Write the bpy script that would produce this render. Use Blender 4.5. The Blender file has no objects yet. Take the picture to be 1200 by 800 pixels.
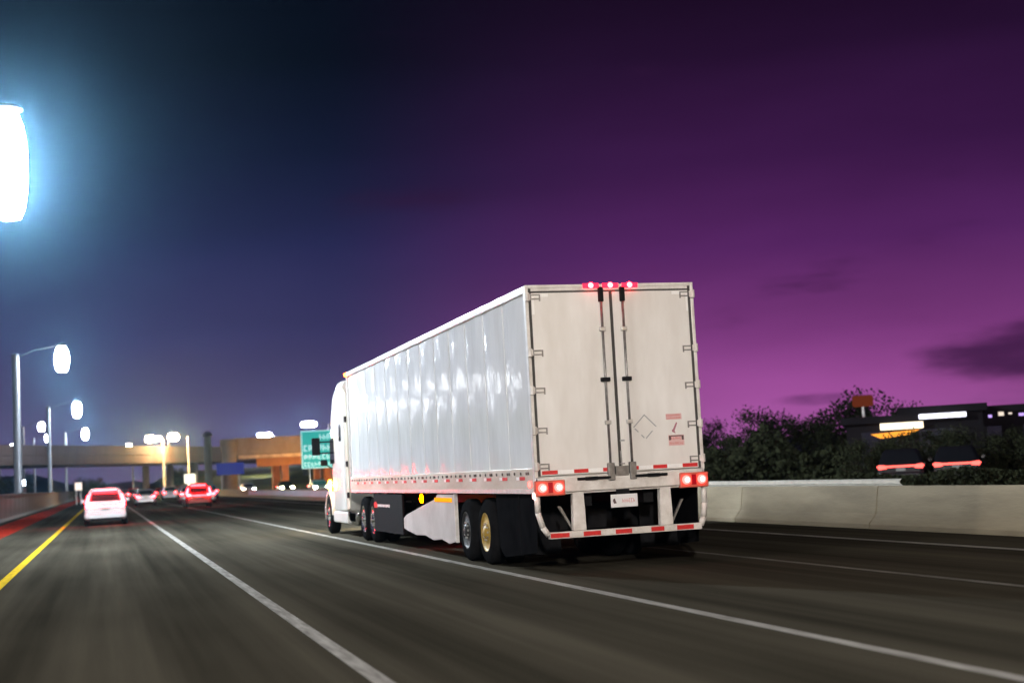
import bpy, math, random
from mathutils import Vector, Matrix
random.seed(7)
sc = bpy.context.scene
COL = sc.collection

# ------------------------------------------------------------------ camera
cam_d = bpy.data.cameras.new('camera')
cam = bpy.data.objects.new('camera', cam_d); COL.objects.link(cam)
cam_d.sensor_width = 36.0
cam_d.lens = 36.0 * 1690.84 / 1200.0
cam_d.clip_end = 6000
cr = Vector((0.96117213, -0.27055998, -0.05427185))
cu = Vector((0.02840882, -0.09860868, 0.9947207))
cf = Vector((0.27448329, 0.95763961, 0.08709363))
M3 = Matrix((cr, cu, -cf)).transposed()
cam.matrix_world = Matrix.Translation((0, 0, 1.5225)) @ M3.to_4x4()
cam_d.dof.use_dof = True
cam_d.dof.focus_distance = 22.5
cam_d.dof.aperture_fstop = 1.1
sc.camera = cam

# ------------------------------------------------------------------ colour, sampling
sc.view_settings.view_transform = 'Standard'
sc.view_settings.look = 'None'
sc.view_settings.exposure = 0.0
sc.view_settings.gamma = 1.0
sc.render.engine = 'CYCLES'
sc.cycles.use_denoising = True
sc.cycles.use_light_tree = True
sc.cycles.volume_bounces = 0
sc.cycles.max_bounces = 6

# ------------------------------------------------------------------ sky (dusk, city glow to the right)
W = bpy.data.worlds.new('World'); sc.world = W
W.use_nodes = True
nt = W.node_tree
for n in list(nt.nodes): nt.nodes.remove(n)
def N(tree, kind, **kw):
    n = tree.nodes.new(kind)
    for k, v in kw.items(): setattr(n, k, v)
    return n
def ramp_set(node, stops):
    r = node.color_ramp
    while len(r.elements) > 1: r.elements.remove(r.elements[-1])
    r.elements[0].position = stops[0][0]; r.elements[0].color = (*stops[0][1], 1)
    for p, c in stops[1:]:
        e = r.elements.new(p); e.color = (*c, 1)
L = nt.links.new
tc = N(nt, 'ShaderNodeTexCoord')
sep = N(nt, 'ShaderNodeSeparateXYZ'); L(tc.outputs['Generated'], sep.inputs[0])
flat = N(nt, 'ShaderNodeCombineXYZ'); L(sep.outputs[0], flat.inputs[0]); L(sep.outputs[1], flat.inputs[1])
nrm = N(nt, 'ShaderNodeVectorMath', operation='NORMALIZE'); L(flat.outputs[0], nrm.inputs[0])
GA = math.radians(30)
dot = N(nt, 'ShaderNodeVectorMath', operation='DOT_PRODUCT'); L(nrm.outputs[0], dot.inputs[0]); dot.inputs[1].default_value = (math.sin(GA), math.cos(GA), 0)
tf = N(nt, 'ShaderNodeMapRange', interpolation_type='SMOOTHSTEP'); L(dot.outputs['Value'], tf.inputs[0])
tf.inputs[1].default_value = 0.93; tf.inputs[2].default_value = 1.0
blue = N(nt, 'ShaderNodeValToRGB'); L(sep.outputs[2], blue.inputs[0])
ramp_set(blue, [(0.0, (.115, .082, .19)), (.05, (.085, .06, .16)), (.10, (.042, .035, .12)), (.16, (.017, .017, .070)), (.22, (.006, .0075, .030)), (.28, (.0022, .003, .010)), (.4, (.001, .0013, .004)), (1, (.001, .001, .004))])
mag = N(nt, 'ShaderNodeValToRGB'); L(sep.outputs[2], mag.inputs[0])
ramp_set(mag, [(0.0, (.40, .11, .36)), (.04, (.34, .078, .31)), (.08, (.22, .046, .22)), (.14, (.100, .020, .130)), (.20, (.044, .0095, .064)), (.27, (.017, .0045, .026)), (.34, (.0070, .0025, .011)), (.5, (.005, .002, .008)), (1, (.002, .001, .004))])
mx = N(nt, 'ShaderNodeMix', data_type='RGBA'); L(tf.outputs[0], mx.inputs[0]); L(blue.outputs[0], mx.inputs[6]); L(mag.outputs[0], mx.inputs[7])
# dark cloud banks low in the sky
mp = N(nt, 'ShaderNodeMapping'); L(tc.outputs['Generated'], mp.inputs[0]); mp.inputs[3].default_value = (2.0, 2.0, 9.0); mp.inputs[1].default_value = (0.35, 0.2, 0.1)
cn = N(nt, 'ShaderNodeTexNoise'); L(mp.outputs[0], cn.inputs[0]); cn.inputs['Scale'].default_value = 2.6; cn.inputs['Detail'].default_value = 5; cn.inputs['Roughness'].default_value = .55
def ell(az, el, wa, we):
    d = Vector((math.sin(math.radians(az)), math.cos(math.radians(az)), math.tan(math.radians(el)))).normalized()
    s = N(nt, 'ShaderNodeVectorMath', operation='SUBTRACT'); L(tc.outputs['Generated'], s.inputs[0]); s.inputs[1].default_value = d
    m = N(nt, 'ShaderNodeVectorMath', operation='MULTIPLY'); L(s.outputs[0], m.inputs[0]); m.inputs[1].default_value = (1/wa, 1/wa, 1/we)
    l = N(nt, 'ShaderNodeVectorMath', operation='LENGTH'); L(m.outputs[0], l.inputs[0])
    r = N(nt, 'ShaderNodeMapRange', interpolation_type='SMOOTHSTEP'); L(l.outputs['Value'], r.inputs[0]); r.inputs[1].default_value = 1.35; r.inputs[2].default_value = 0.2
    return r
e1 = ell(36, 3.4, .10, .026); e2 = ell(28.0, 2.0, .05, .008); e3 = ell(47, 4.2, .12, .03)
add = N(nt, 'ShaderNodeMath', operation='MAXIMUM'); L(e1.outputs[0], add.inputs[0]); L(e2.outputs[0], add.inputs[1])
add2 = N(nt, 'ShaderNodeMath', operation='MAXIMUM'); L(add.outputs[0], add2.inputs[0]); L(e3.outputs[0], add2.inputs[1])
cm = N(nt, 'ShaderNodeMath', operation='MULTIPLY_ADD'); L(add2.outputs[0], cm.inputs[0]); cm.inputs[1].default_value = .34; L(cn.outputs['Fac'], cm.inputs[2])
cr2 = N(nt, 'ShaderNodeMapRange', interpolation_type='SMOOTHSTEP'); L(cm.outputs[0], cr2.inputs[0]); cr2.inputs[1].default_value = .60; cr2.inputs[2].default_value = .86; cr2.inputs[4].default_value = .82
cmx = N(nt, 'ShaderNodeMix', data_type='RGBA'); L(cr2.outputs[0], cmx.inputs[0]); L(mx.outputs[2], cmx.inputs[6]); cmx.inputs[7].default_value = (.030, .008, .040, 1)
mp4 = N(nt, 'ShaderNodeMapping'); L(tc.outputs['Generated'], mp4.inputs[0]); mp4.inputs[3].default_value = (1.2, 1.2, 5.0)
vn = N(nt, 'ShaderNodeTexNoise'); L(mp4.outputs[0], vn.inputs[0]); vn.inputs['Scale'].default_value = 2.2; vn.inputs['Detail'].default_value = 4
vr = N(nt, 'ShaderNodeMapRange'); L(vn.outputs['Fac'], vr.inputs[0]); vr.inputs[1].default_value = .3; vr.inputs[2].default_value = .7; vr.inputs[3].default_value = .78; vr.inputs[4].default_value = 1.16
vm = N(nt, 'ShaderNodeVectorMath', operation='SCALE'); L(cmx.outputs[2], vm.inputs[0]); L(vr.outputs[0], vm.inputs['Scale'])
bg = N(nt, 'ShaderNodeBackground'); L(vm.outputs[0], bg.inputs[0]); bg.inputs[1].default_value = 1.0
wo = N(nt, 'ShaderNodeOutputWorld'); L(bg.outputs[0], wo.inputs[0])

# ------------------------------------------------------------------ materials
MATS = {}
def mat(name, col, rough=.6, metal=0.0, spec=.5, coat=0.0, var=0.0, scale=6.0, bump=0.0, bscale=30.0, stretch=(1, 1, 1), detail=5, dirt=None, emit=None, estr=0.0, alpha=1.0, coords='Object'):
    if name in MATS: return MATS[name]
    m = bpy.data.materials.new(name); m.use_nodes = True
    t = m.node_tree; b = t.nodes['Principled BSDF']; l = t.links.new
    b.inputs['Base Color'].default_value = (*col, 1)
    b.inputs['Roughness'].default_value = rough
    b.inputs['Metallic'].default_value = metal
    b.inputs['Specular IOR Level'].default_value = spec
    b.inputs['Coat Weight'].default_value = coat
    b.inputs['Coat Roughness'].default_value = .08
    if var or bump or dirt:
        c = N(t, 'ShaderNodeNewGeometry' if coords == 'World' else 'ShaderNodeTexCoord'); mpn = N(t, 'ShaderNodeMapping'); l(c.outputs['Position' if coords == 'World' else coords], mpn.inputs[0]); mpn.inputs[3].default_value = stretch
    if var or dirt:
        n = N(t, 'ShaderNodeTexNoise'); l(mpn.outputs[0], n.inputs[0]); n.inputs['Scale'].default_value = scale; n.inputs['Detail'].default_value = detail; n.inputs['Roughness'].default_value = .6
        r = N(t, 'ShaderNodeMapRange'); l(n.outputs['Fac'], r.inputs[0]); r.inputs[1].default_value = .3; r.inputs[2].default_value = .7; r.inputs[3].default_value = 0; r.inputs[4].default_value = 1
        x = N(t, 'ShaderNodeMix', data_type='RGBA'); l(r.outputs[0], x.inputs[0])
        d = dirt if dirt else tuple(k * (1 - var) for k in col)
        h = col if dirt else tuple(min(1, k * (1 + var)) for k in col)
        x.inputs[6].default_value = (*h, 1); x.inputs[7].default_value = (*d, 1)
        l(x.outputs[2], b.inputs['Base Color'])
    if bump:
        n2 = N(t, 'ShaderNodeTexNoise'); l(mpn.outputs[0], n2.inputs[0]); n2.inputs['Scale'].default_value = bscale; n2.inputs['Detail'].default_value = 4
        bp = N(t, 'ShaderNodeBump'); l(n2.outputs['Fac'], bp.inputs['Height']); bp.inputs['Strength'].default_value = bump; bp.inputs['Distance'].default_value = .02
        l(bp.outputs[0], b.inputs['Normal'])
    if emit:
        b.inputs['Emission Color'].default_value = (*emit, 1); b.inputs['Emission Strength'].default_value = estr
    MATS[name] = m
    return m
def lampmat(name, col, s):
    if name in MATS: return MATS[name]
    m = bpy.data.materials.new(name); m.use_nodes = True
    t = m.node_tree
    for n in list(t.nodes): t.nodes.remove(n)
    e = N(t, 'ShaderNodeEmission'); e.inputs[0].default_value = (*col, 1); e.inputs[1].default_value = s
    o = N(t, 'ShaderNodeOutputMaterial'); t.links.new(e.outputs[0], o.inputs[0])
    MATS[name] = m
    return m

# asphalt: wheel tracks, joints, patches, aggregate; longitudinal streaks
def asphalt(name, base, tracks):
    m = bpy.data.materials.new(name); m.use_nodes = True
    t = m.node_tree; l = t.links.new; b = t.nodes['Principled BSDF']
    g = N(t, 'ShaderNodeNewGeometry')
    s = N(t, 'ShaderNodeSeparateXYZ'); l(g.outputs['Position'], s.inputs[0])
    # wheel tracks repeat with the lane width
    ph = N(t, 'ShaderNodeMath', operation='MULTIPLY_ADD'); l(s.outputs[0], ph.inputs[0]); ph.inputs[1].default_value = 4 * math.pi / 3.67; ph.inputs[2].default_value = tracks
    sn = N(t, 'ShaderNodeMath', operation='SINE'); l(ph.outputs[0], sn.inputs[0])
    mp1 = N(t, 'ShaderNodeMapping'); l(g.outputs['Position'], mp1.inputs[0]); mp1.inputs[3].default_value = (3.2, .05, 1)
    n1 = N(t, 'ShaderNodeTexNoise'); l(mp1.outputs[0], n1.inputs[0]); n1.inputs['Scale'].default_value = 1.0; n1.inputs['Detail'].default_value = 6
    mp2 = N(t, 'ShaderNodeMapping'); l(g.outputs['Position'], mp2.inputs[0]); mp2.inputs[3].default_value = (.5, .12, 1)
    n2 = N(t, 'ShaderNodeTexNoise'); l(mp2.outputs[0], n2.inputs[0]); n2.inputs['Scale'].default_value = 1.0; n2.inputs['Detail'].default_value = 3
    n3 = N(t, 'ShaderNodeTexNoise'); l(g.outputs['Position'], n3.inputs[0]); n3.inputs['Scale'].default_value = 60; n3.inputs['Detail'].default_value = 3
    a1 = N(t, 'ShaderNodeMath', operation='MULTIPLY_ADD'); l(sn.outputs[0], a1.inputs[0]); a1.inputs[1].default_value = .14; l(n1.outputs['Fac'], a1.inputs[2])
    a2 = N(t, 'ShaderNodeMath', operation='MULTIPLY_ADD'); l(n2.outputs['Fac'], a2.inputs[0]); a2.inputs[1].default_value = .7; l(a1.outputs[0], a2.inputs[2])
    a3 = N(t, 'ShaderNodeMath', operation='MULTIPLY_ADD'); l(n3.outputs['Fac'], a3.inputs[0]); a3.inputs[1].default_value = .5; l(a2.outputs[0], a3.inputs[2])
    r = N(t, 'ShaderNodeValToRGB'); l(a3.outputs[0], r.inputs[0])
    sx = N(t, 'ShaderNodeMath', operation='DIVIDE'); l(a3.outputs[0], sx.inputs[0]); sx.inputs[1].default_value = 2.15; l(sx.outputs[0], r.inputs[0])
    ramp_set(r, [(.34, tuple(c * .55 for c in base)), (.5, base), (.66, tuple(c * 1.5 for c in base))])
    l(r.outputs[0], b.inputs['Base Color'])
    rr = N(t, 'ShaderNodeMapRange'); l(a1.outputs[0], rr.inputs[0]); rr.inputs[1].default_value = .2; rr.inputs[2].default_value = .8; rr.inputs[3].default_value = .80; rr.inputs[4].default_value = .66
    l(rr.outputs[0], b.inputs['Roughness'])
    bp = N(t, 'ShaderNodeBump'); l(n3.outputs['Fac'], bp.inputs['Height']); bp.inputs['Strength'].default_value = .35; bp.inputs['Distance'].default_value = .008
    l(bp.outputs[0], b.inputs['Normal'])
    b.inputs['Specular IOR Level'].default_value = 0.0
    return m

white_paint = mat('white_paint', (.78, .77, .75), rough=.34, coat=.3, dirt=(.66, .64, .60), scale=1.6, detail=7)
side_white = mat('side_white', (.82, .83, .84), rough=.085, spec=.34, dirt=(.70, .70, .69), scale=1.2, detail=6, bump=1.0, bscale=1.9, stretch=(1, 1, .45), coords='World')
rail_alu = mat('rail_aluminium', (.80, .80, .78), rough=.30, metal=.35, var=.12, scale=9)
frame_white = mat('frame_white', (.80, .77, .73), rough=.4, dirt=(.55, .50, .45), scale=5, detail=8)
grey_steel = mat('grey_steel', (.24, .23, .22), rough=.42, metal=.7, var=.3, scale=12)
galv = mat('galvanised_steel', (.55, .54, .52), rough=.4, metal=.7, var=.2, scale=15)
rubber = mat('rubber', (.012, .012, .013), rough=.9, spec=0.0, var=.3, scale=8)
seal_dark = mat('door_seal', (.06, .055, .05), rough=.8)
black_paint = mat('black_paint', (.012, .012, .013), rough=.6, spec=.05, var=.3, scale=5)
rim_dark = mat('rim_grimy', (.03, .03, .03), rough=.6, var=.4, scale=8)
chrome = mat('chrome', (.8, .8, .8), rough=.12, metal=1)
gold_rim = mat('brass_rim', (.42, .27, .05), rough=.5, metal=0.0, var=.2, scale=10)
tape_red = mat('tape_red', (.62, .02, .02), rough=.35, var=.15, scale=40)
tape_white = mat('tape_white', (.88, .87, .85), rough=.3, var=.04, scale=40)
glass_dark = mat('dark_glass', (.012, .013, .016), rough=.06, spec=.8, coat=1)
decal_red = mat('decal_red', (.60, .16, .15), rough=.5)
decal_pale = mat('decal_pale', (.70, .45, .43), rough=.5)
decal_dark = mat('decal_dark', (.10, .05, .05), rough=.5)
decal_grey = mat('decal_grey', (.36, .37, .36), rough=.5)
concrete_w = mat('concrete_warm', (.34, .28, .185), rough=.85, dirt=(.21, .17, .11), scale=2.2, detail=9, bump=.3, bscale=25, stretch=(1, .22, 1.4), coords='World')
concrete_g = mat('concrete_grey', (.30, .29, .26), rough=.85, dirt=(.20, .19, .17), scale=.6, detail=8, bump=.3, bscale=18)
concrete_b = mat('concrete_bridge', (.13, .085, .075), rough=.85, dirt=(.075, .05, .045), scale=.25, detail=8, bump=.2, bscale=8)
pole_mat = mat('pole_galvanised', (.20, .20, .22), rough=.45, metal=.3, var=.1, scale=5)
yellow_paint = mat('yellow_road_paint', (.75, .52, .03), rough=.6, spec=0.0, dirt=(.45, .30, .03), scale=3, detail=9, stretch=(4, .5, 1))
white_line = mat('white_road_paint', (.42, .40, .37), rough=.6, spec=0.0, dirt=(.17, .16, .15), scale=3, detail=9, stretch=(4, .4, 1))
white_line2 = mat('white_road_paint_worn', (.24, .23, .21), rough=.6, spec=0.0, dirt=(.09, .085, .08), scale=3, detail=9, stretch=(4, .4, 1))
red_glow_m = mat('red_glow_paint', (.50, .04, .02), rough=.6, spec=0.0, dirt=(.20, .03, .02), scale=1.2, detail=8, stretch=(3, .2, 1))
grass_m = mat('dark_grass', (.035, .045, .018), rough=.95, dirt=(.018, .02, .01), scale=.8, detail=9, bump=.6, bscale=6)
hill_m = mat('hill_grass', (.26, .27, .05), rough=.95, dirt=(.14, .14, .035), scale=.15, detail=9, bump=.5, bscale=3)
leaf_m = mat('leaf_dark', (.028, .032, .016), rough=.9, spec=.1, var=.5, scale=1.5)
bark_m = mat('bark', (.09, .06, .04), rough=.9, var=.4, scale=6, bump=.5, bscale=12)
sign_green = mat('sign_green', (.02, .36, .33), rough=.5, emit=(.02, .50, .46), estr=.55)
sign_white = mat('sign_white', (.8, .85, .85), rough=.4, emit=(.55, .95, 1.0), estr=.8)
shop_dark = mat('shop_wall', (.012, .010, .012), spec=.1, rough=.9, var=.3, scale=.5)
amber_hot = lampmat('lamp_amber_hot', (1, .16, .0), 60)
red_hot = lampmat('lamp_red_hot', (1, .008, .009), 130)
red_lamp = lampmat('lamp_red', (1, .035, .03), 16)
red_core = lampmat('lamp_red_core', (1, .55, .50), 5)
red_car = lampmat('car_tail_red', (1, .006, .008), 220)
red_far = lampmat('car_tail_far', (1, .02, .025), 70)
head_white = lampmat('car_head_white', (1, .93, .82), 300)
head_warm = lampmat('car_head_warm', (1, .80, .45), 500)

# ------------------------------------------------------------------ mesh builder
class MB:
    def __init__(s): s.v = []; s.f = []; s.m = []; s.mi = 0
    def add(s, vs, fs):
        o = len(s.v); s.v += [tuple(p) for p in vs]
        for f in fs: s.f.append([o + i for i in f]); s.m.append(s.mi)
        return s
    def box(s, x0, x1, y0, y1, z0, z1):
        return s.add([(x0, y0, z0), (x1, y0, z0), (x1, y1, z0), (x0, y1, z0), (x0, y0, z1), (x1, y0, z1), (x1, y1, z1), (x0, y1, z1)],
                     [(0, 3, 2, 1), (4, 5, 6, 7), (0, 1, 5, 4), (1, 2, 6, 5), (2, 3, 7, 6), (3, 0, 4, 7)])
    def cyl(s, p0, p1, r0, r1=None, n=12, cap=True):
        r1 = r0 if r1 is None else r1
        a = Vector(p0); b = Vector(p1); d = (b - a).normalized()
        t = d.orthogonal().normalized(); w = d.cross(t)
        vs = []
        for c, r in ((a, r0), (b, r1)):
            for i in range(n):
                q = 2 * math.pi * i / n; vs.append(c + (t * math.cos(q) + w * math.sin(q)) * r)
        fs = [(i, (i + 1) % n, n + (i + 1) % n, n + i) for i in range(n)]
        if cap: fs += [tuple(range(n))[::-1], tuple(range(n, 2 * n))]
        return s.add(vs, fs)
    def prism(s, pts, axis, a0, a1):
        # pts 2-D polygon in the plane across the axis ('x': (y,z), 'y': (x,z), 'z': (x,y))
        def P(p, a): return {'x': (a, p[0], p[1]), 'y': (p[0], a, p[1]), 'z': (p[0], p[1], a)}[axis]
        n = len(pts)
        vs = [P(p, a0) for p in pts] + [P(p, a1) for p in pts]
        return s.add(vs, [tuple(range(n))[::-1], tuple(range(n, 2 * n))] + [(i, (i + 1) % n, n + (i + 1) % n, n + i) for i in range(n)])
    def loft(s, rings, closed=True, caps=True):
        n = len(rings[0]); vs = [p for r in rings for p in r]; fs = []
        for k in range(len(rings) - 1):
            for i in range(n if closed else n - 1):
                j = (i + 1) % n; fs.append((k * n + i, k * n + j, (k + 1) * n + j, (k + 1) * n + i))
        if closed and caps: fs += [tuple(range(n))[::-1], tuple(range((len(rings) - 1) * n, len(rings) * n))]
        return s.add(vs, fs)
    def lathe(s, prof, c=(0, 0, 0), axis='x', n=24, hollow=False, caps=True):
        rings = []
        for a, r in prof:
            ring = []
            for i in range(n):
                q = 2 * math.pi * i / n; u, w = r * math.cos(q), r * math.sin(q)
                ring.append({'x': (c[0] + a, c[1] + u, c[2] + w), 'y': (c[0] + u, c[1] + a, c[2] + w), 'z': (c[0] + u, c[1] + w, c[2] + a)}[axis])
            rings.append(ring)
        if hollow:
            m = len(rings); vs = [p for q in rings for p in q]
            return s.add(vs, [(k * n + i, k * n + (i + 1) % n, ((k + 1) % m) * n + (i + 1) % n, ((k + 1) % m) * n + i) for k in range(m) for i in range(n)])
        return s.loft(rings, caps=caps)
    def quad(s, a, b, c, d): return s.add([a, b, c, d], [(0, 1, 2, 3)])
    def tube(s, pts, r, n=8):
        for a, b in zip(pts[:-1], pts[1:]): s.cyl(a, b, r, n=n)
        return s
    def build(s, name, m, parent=None, smooth=False, bevel=0.0, loc=None, recalc=True):
        me = bpy.data.meshes.new(name); me.from_pydata(s.v, [], s.f); me.update()
        import bmesh
        bm = bmesh.new(); bm.from_mesh(me); recalc and bmesh.ops.recalc_face_normals(bm, faces=bm.faces); bm.to_mesh(me); bm.free()
        for mm in (m if isinstance(m, (list, tuple)) else [m]): me.materials.append(mm)
        if isinstance(m, (list, tuple)):
            for p, i in zip(me.polygons, s.m): p.material_index = i
        if smooth: me.polygons.foreach_set('use_smooth', [True] * len(me.polygons))
        o = bpy.data.objects.new(name, me); COL.objects.link(o)
        if parent: o.parent = parent
        if loc: o.location = loc
        if bevel:
            b = o.modifiers.new('bevel', 'BEVEL'); b.width = bevel; b.segments = 2; b.limit_method = 'ANGLE'
        return o
def empty(name, loc=(0, 0, 0), rz=0.0):
    o = bpy.data.objects.new(name, None); o.location = loc; o.rotation_euler = (0, 0, rz); COL.objects.link(o); o.empty_display_size = .2
    return o
def tag(o, label=None, cat=None, group=None, kind=None):
    if label: o['label'] = label
    if cat: o['category'] = cat
    if group: o['group'] = group
    if kind: o['kind'] = kind
    return o
def struct(o): o['kind'] = 'structure'; return o
def copy_part(o, loc=(0, 0, 0), parent=None, rz=None):
    c = o.copy(); COL.objects.link(c); c.parent = parent or o.parent; c.location = loc
    if rz is not None: c.rotation_euler = (0, 0, rz)
    return c
KIDS = {}
def copy_tree(o, loc, rz=0.0, kids=None):
    def rec(p, parent):
        c = p.copy(); COL.objects.link(c); c.parent = parent
        for k in [x for x in bpy.data.objects if x.parent is p and x is not c]: rec(k, c)
        return c
    c = rec(o, None); c.location = loc; c.rotation_euler = (0, 0, rz)
    return c

# ------------------------------------------------------------------ ground and roads
g = MB(); g.quad((-1500, -600, -.02), (1500, -600, -.02), (1500, 3000, -.02), (-1500, 3000, -.02)); struct(g.build('ground', grass_m))
asph = asphalt('asphalt', (.054, .048, .036), 1.4)
asph2 = asphalt('asphalt_far', (.05, .045, .04), 0)
g = MB(); g.quad((-5.97, -120, 0), (13.99, -120, 0), (13.99, 1400, 0), (-5.97, 1400, 0)); struct(g.build('road', asph))
g = MB(); g.quad((15.2, -120, -.004), (32, -120, -.004), (32, 700, -.004), (15.2, 700, -.004)); struct(g.build('opposite_road', asph2))
def line(name, x, w, y0, y1, m, z=.004):
    g = MB(); g.quad((x - w / 2, y0, z), (x + w / 2, y0, z), (x + w / 2, y1, z), (x - w / 2, y1, z)); return struct(g.build(name, m))
line('yellow_edge_line', -1.76, .17, -100, 1200, yellow_paint)
line('white_lane_line', 1.94, .15, -100, 1200, white_line)
line('white_lane_line', 5.62, .14, -100, 1200, white_line)
line('white_lane_line', 9.22, .12, -100, 1200, white_line2)
line('white_edge_line', 12.3, .20, -100, 1200, white_line)
line('painted_red_reflection', -4.35, 1.5, -100, 1200, red_glow_m)  # red tail-light reflection painted along the shoulder
line('far_road_edge_line', 15.7, .2, -100, 600, white_line, 0.0)

# right median barrier: precast lengths with a sloped foot
bar = tag(empty('concrete_barrier', (13.97, 0, 0)), 'low tan concrete barrier wall running beyond the truck along the right side', 'barrier')
prof = [(0, 0), (0, .09), (.16, .28), (.24, .78), (.26, .80), (.44, .80), (.46, .78), (.54, .28), (.70, .09), (.70, 0)]
g = MB(); g.prism(prof, 'y', .012, 6.088); seg = g.build('barrier_segment', concrete_w, bar, bevel=.008)
seg.location = (0, -24, 0)
for k in range(1, 62): copy_part(seg, (0, -24 + 6.1 * k, 0), bar)
band_m = mat('blue_light_paint', (.30, .50, .72), rough=.4, dirt=(.22, .38, .58), scale=1, detail=5, stretch=(1, .3, 1))
g = MB(); g.prism([(.148, .272), (.228, .70), (.225, .70), (.145, .272)], 'y', 88, 150); g.build('painted_blue_light', band_m, bar)  # bluish light on the barrier face, painted as a band

# left wall, taller, made of panels with a coping
lw = tag(empty('roadside_wall', (-6.36, 0, 0)), 'chest high grey concrete wall along the left shoulder under the street lamps', 'wall')
g = MB(); g.box(0, .36, .012, 4.988, 0, 1.5); pan = g.build('wall_panel', concrete_g, lw, bevel=.01); pan.location = (0, -20, 0)
g = MB(); g.box(-.05, .41, .006, 4.994, 1.502, 1.62); cop = g.build('coping', concrete_g, lw, bevel=.01); cop.location = (0, -20, 0)
for k in range(1, 76):
    copy_part(pan, (0, -20 + 5 * k, 0), lw); copy_part(cop, (0, -20 + 5 * k, 0), lw)
g = MB(); g.prism([(0, 0), (0, .12), (.10, .14), (.30, .0)], 'y', -20, 360); tag(g.build('foot_kerb', concrete_g, lw), kind=None); g_o = None
for o in [x for x in bpy.data.objects if x.name == 'foot_kerb']: o.location = (.36, 0, 0)

# guardrail on the far carriageway
gr = tag(empty('guardrail', (17.0, 28.6, 0)), 'pale metal guardrail beyond the concrete barrier right of the truck', 'guardrail')
wprof = [(0, .50), (-.06, .54), (-.06, .60), (0, .64), (0, .68), (-.06, .72), (-.06, .78), (0, .82), (.012, .82), (-.045, .775), (-.045, .725), (.012, .68), (.012, .64), (-.045, .60), (-.045, .55), (.012, .50)]
rail_m = mat('guardrail_zinc', (.50, .47, .41), rough=.4, metal=.2, var=.12, scale=4)
g = MB(); g.prism(wprof, 'y', 0, 3.99); rl = g.build('rail', rail_m, gr)
g = MB(); g.box(.014, .13, 1.9, 2.06, 0, .80); gp = g.build('post', galv, gr)
for k in range(1, 16): copy_part(rl, (0, 4 * k, 0), gr); copy_part(gp, (0, 4 * k, 0), gr)

# ------------------------------------------------------------------ street lamps
def lens_mb(w, h, d, n=12, m=8):
    g = MB(); rings = []
    for k in range(1, m):
        a = math.pi * k / m - math.pi / 2
        r = math.cos(a) ** .55
        rings.append([(w / 2 * r * math.cos(2 * math.pi * i / n), d / 2 * r * math.sin(2 * math.pi * i / n), h / 2 * math.sin(a)) for i in range(n)])
    return g.loft(rings)
cool = (.80, .91, 1.0)
arm_m = mat('arm_weathered', (.05, .05, .06), rough=.8, spec=.05)
def street_lamp(px, py, lx, H, lens, m, label, group, cat='street lamp', pole_r=(.22, .15), name='street_lamp', base_z=0.0, arm_rise=.5):
    root = tag(empty(name, (px, py, base_z)), label, cat, group)
    top = H - base_z
    g = MB(); g.lathe([(0, pole_r[0] * 1.7), (.06, pole_r[0] * 1.7), (.09, pole_r[0]), (top - .2, pole_r[1]), (top, pole_r[1] * .9)], axis='z', n=14); g.build('pole', pole_mat, root, smooth=True)
    s = 1 if lx > px else -1; dx = lx - px
    pts = [(0, 0, top - .35), (dx * .4, 0, top + arm_rise * .5), (dx * .85, 0, top + arm_rise)]
    g = MB(); g.tube(pts, .025, 8); g.build('arm', arm_m, root)
    w, h, d = lens
    hz = top + arm_rise
    g = MB(); g.lathe([(0, w * .30), (.05, w * .42), (.14, w * .40), (.24, w * .15), (.27, .03)], c=(dx, 0, hz - .06), axis='z', n=14)
    hd = g.build('lamp_head', pole_mat, root, smooth=True)
    ln = lens_mb(w, h, d).build('lens', m, hd, smooth=True); ln.location = (dx, 0, hz - .04 - h / 2)
    return root
GL = 'street lamps along the left shoulder'
lampA = lampmat('street_lens_near', cool, 1100)
lampB = lampmat('street_lens_far', (.78, .90, 1.0), 230)
lampBehind = lampmat('street_lens_behind', (1.0, .94, .89), 900)
street_lamp(-6.17, 45.2, -2.5, 12.6, (1.1, 3.4, 1.1), lampA, 'nearest street lamp with a huge glowing white lens at the upper left edge', GL, base_z=1.62)
street_lamp(-6.0, 111.4, -2.75, 11.8, (1.0, 1.9, 1.0), lampB, 'bright street lamp second nearest below the huge glow on a wide pale pole', GL, base_z=1.62, pole_r=(.30, .26))
street_lamp(-6.17, 181, -2.9, 11.8, (1.0, 1.9, 1.0), lampB, 'third street lamp of the left row above a white pole', GL, base_z=1.62, pole_r=(.26, .20))
street_lamp(-6.17, 259, -2.9, 11.8, (1.0, 1.9, 1.0), lampB, 'fourth and farthest street lamp of the left row above the white car', GL, base_z=1.62, pole_r=(.24, .18))
street_lamp(-6.17, -14, -2.5, 11.9, (1.1, 3.4, 1.1), lampBehind, 'street lamp of the left row standing behind the viewpoint', GL, base_z=1.62)
GO = 'street lamps left of the wall'
dimB = lampmat('street_lens_small', (.85, .90, 1.0), 60)
street_lamp(-10.9, 217, -8.4, 11.2, (.9, 1.3, .9), dimB, 'small upper lamp close left of the third pole', GO)
street_lamp(-11.5, 263, -9.2, 11.2, (.9, 1.3, .9), dimB, 'small lower lamp close left of the slim poles', GO)
street_lamp(-19.5, 300, -17.3, 11.0, (.9, 1.3, .9), dimB, 'small dim lamp at far left low over the bridge', GO)
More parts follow.
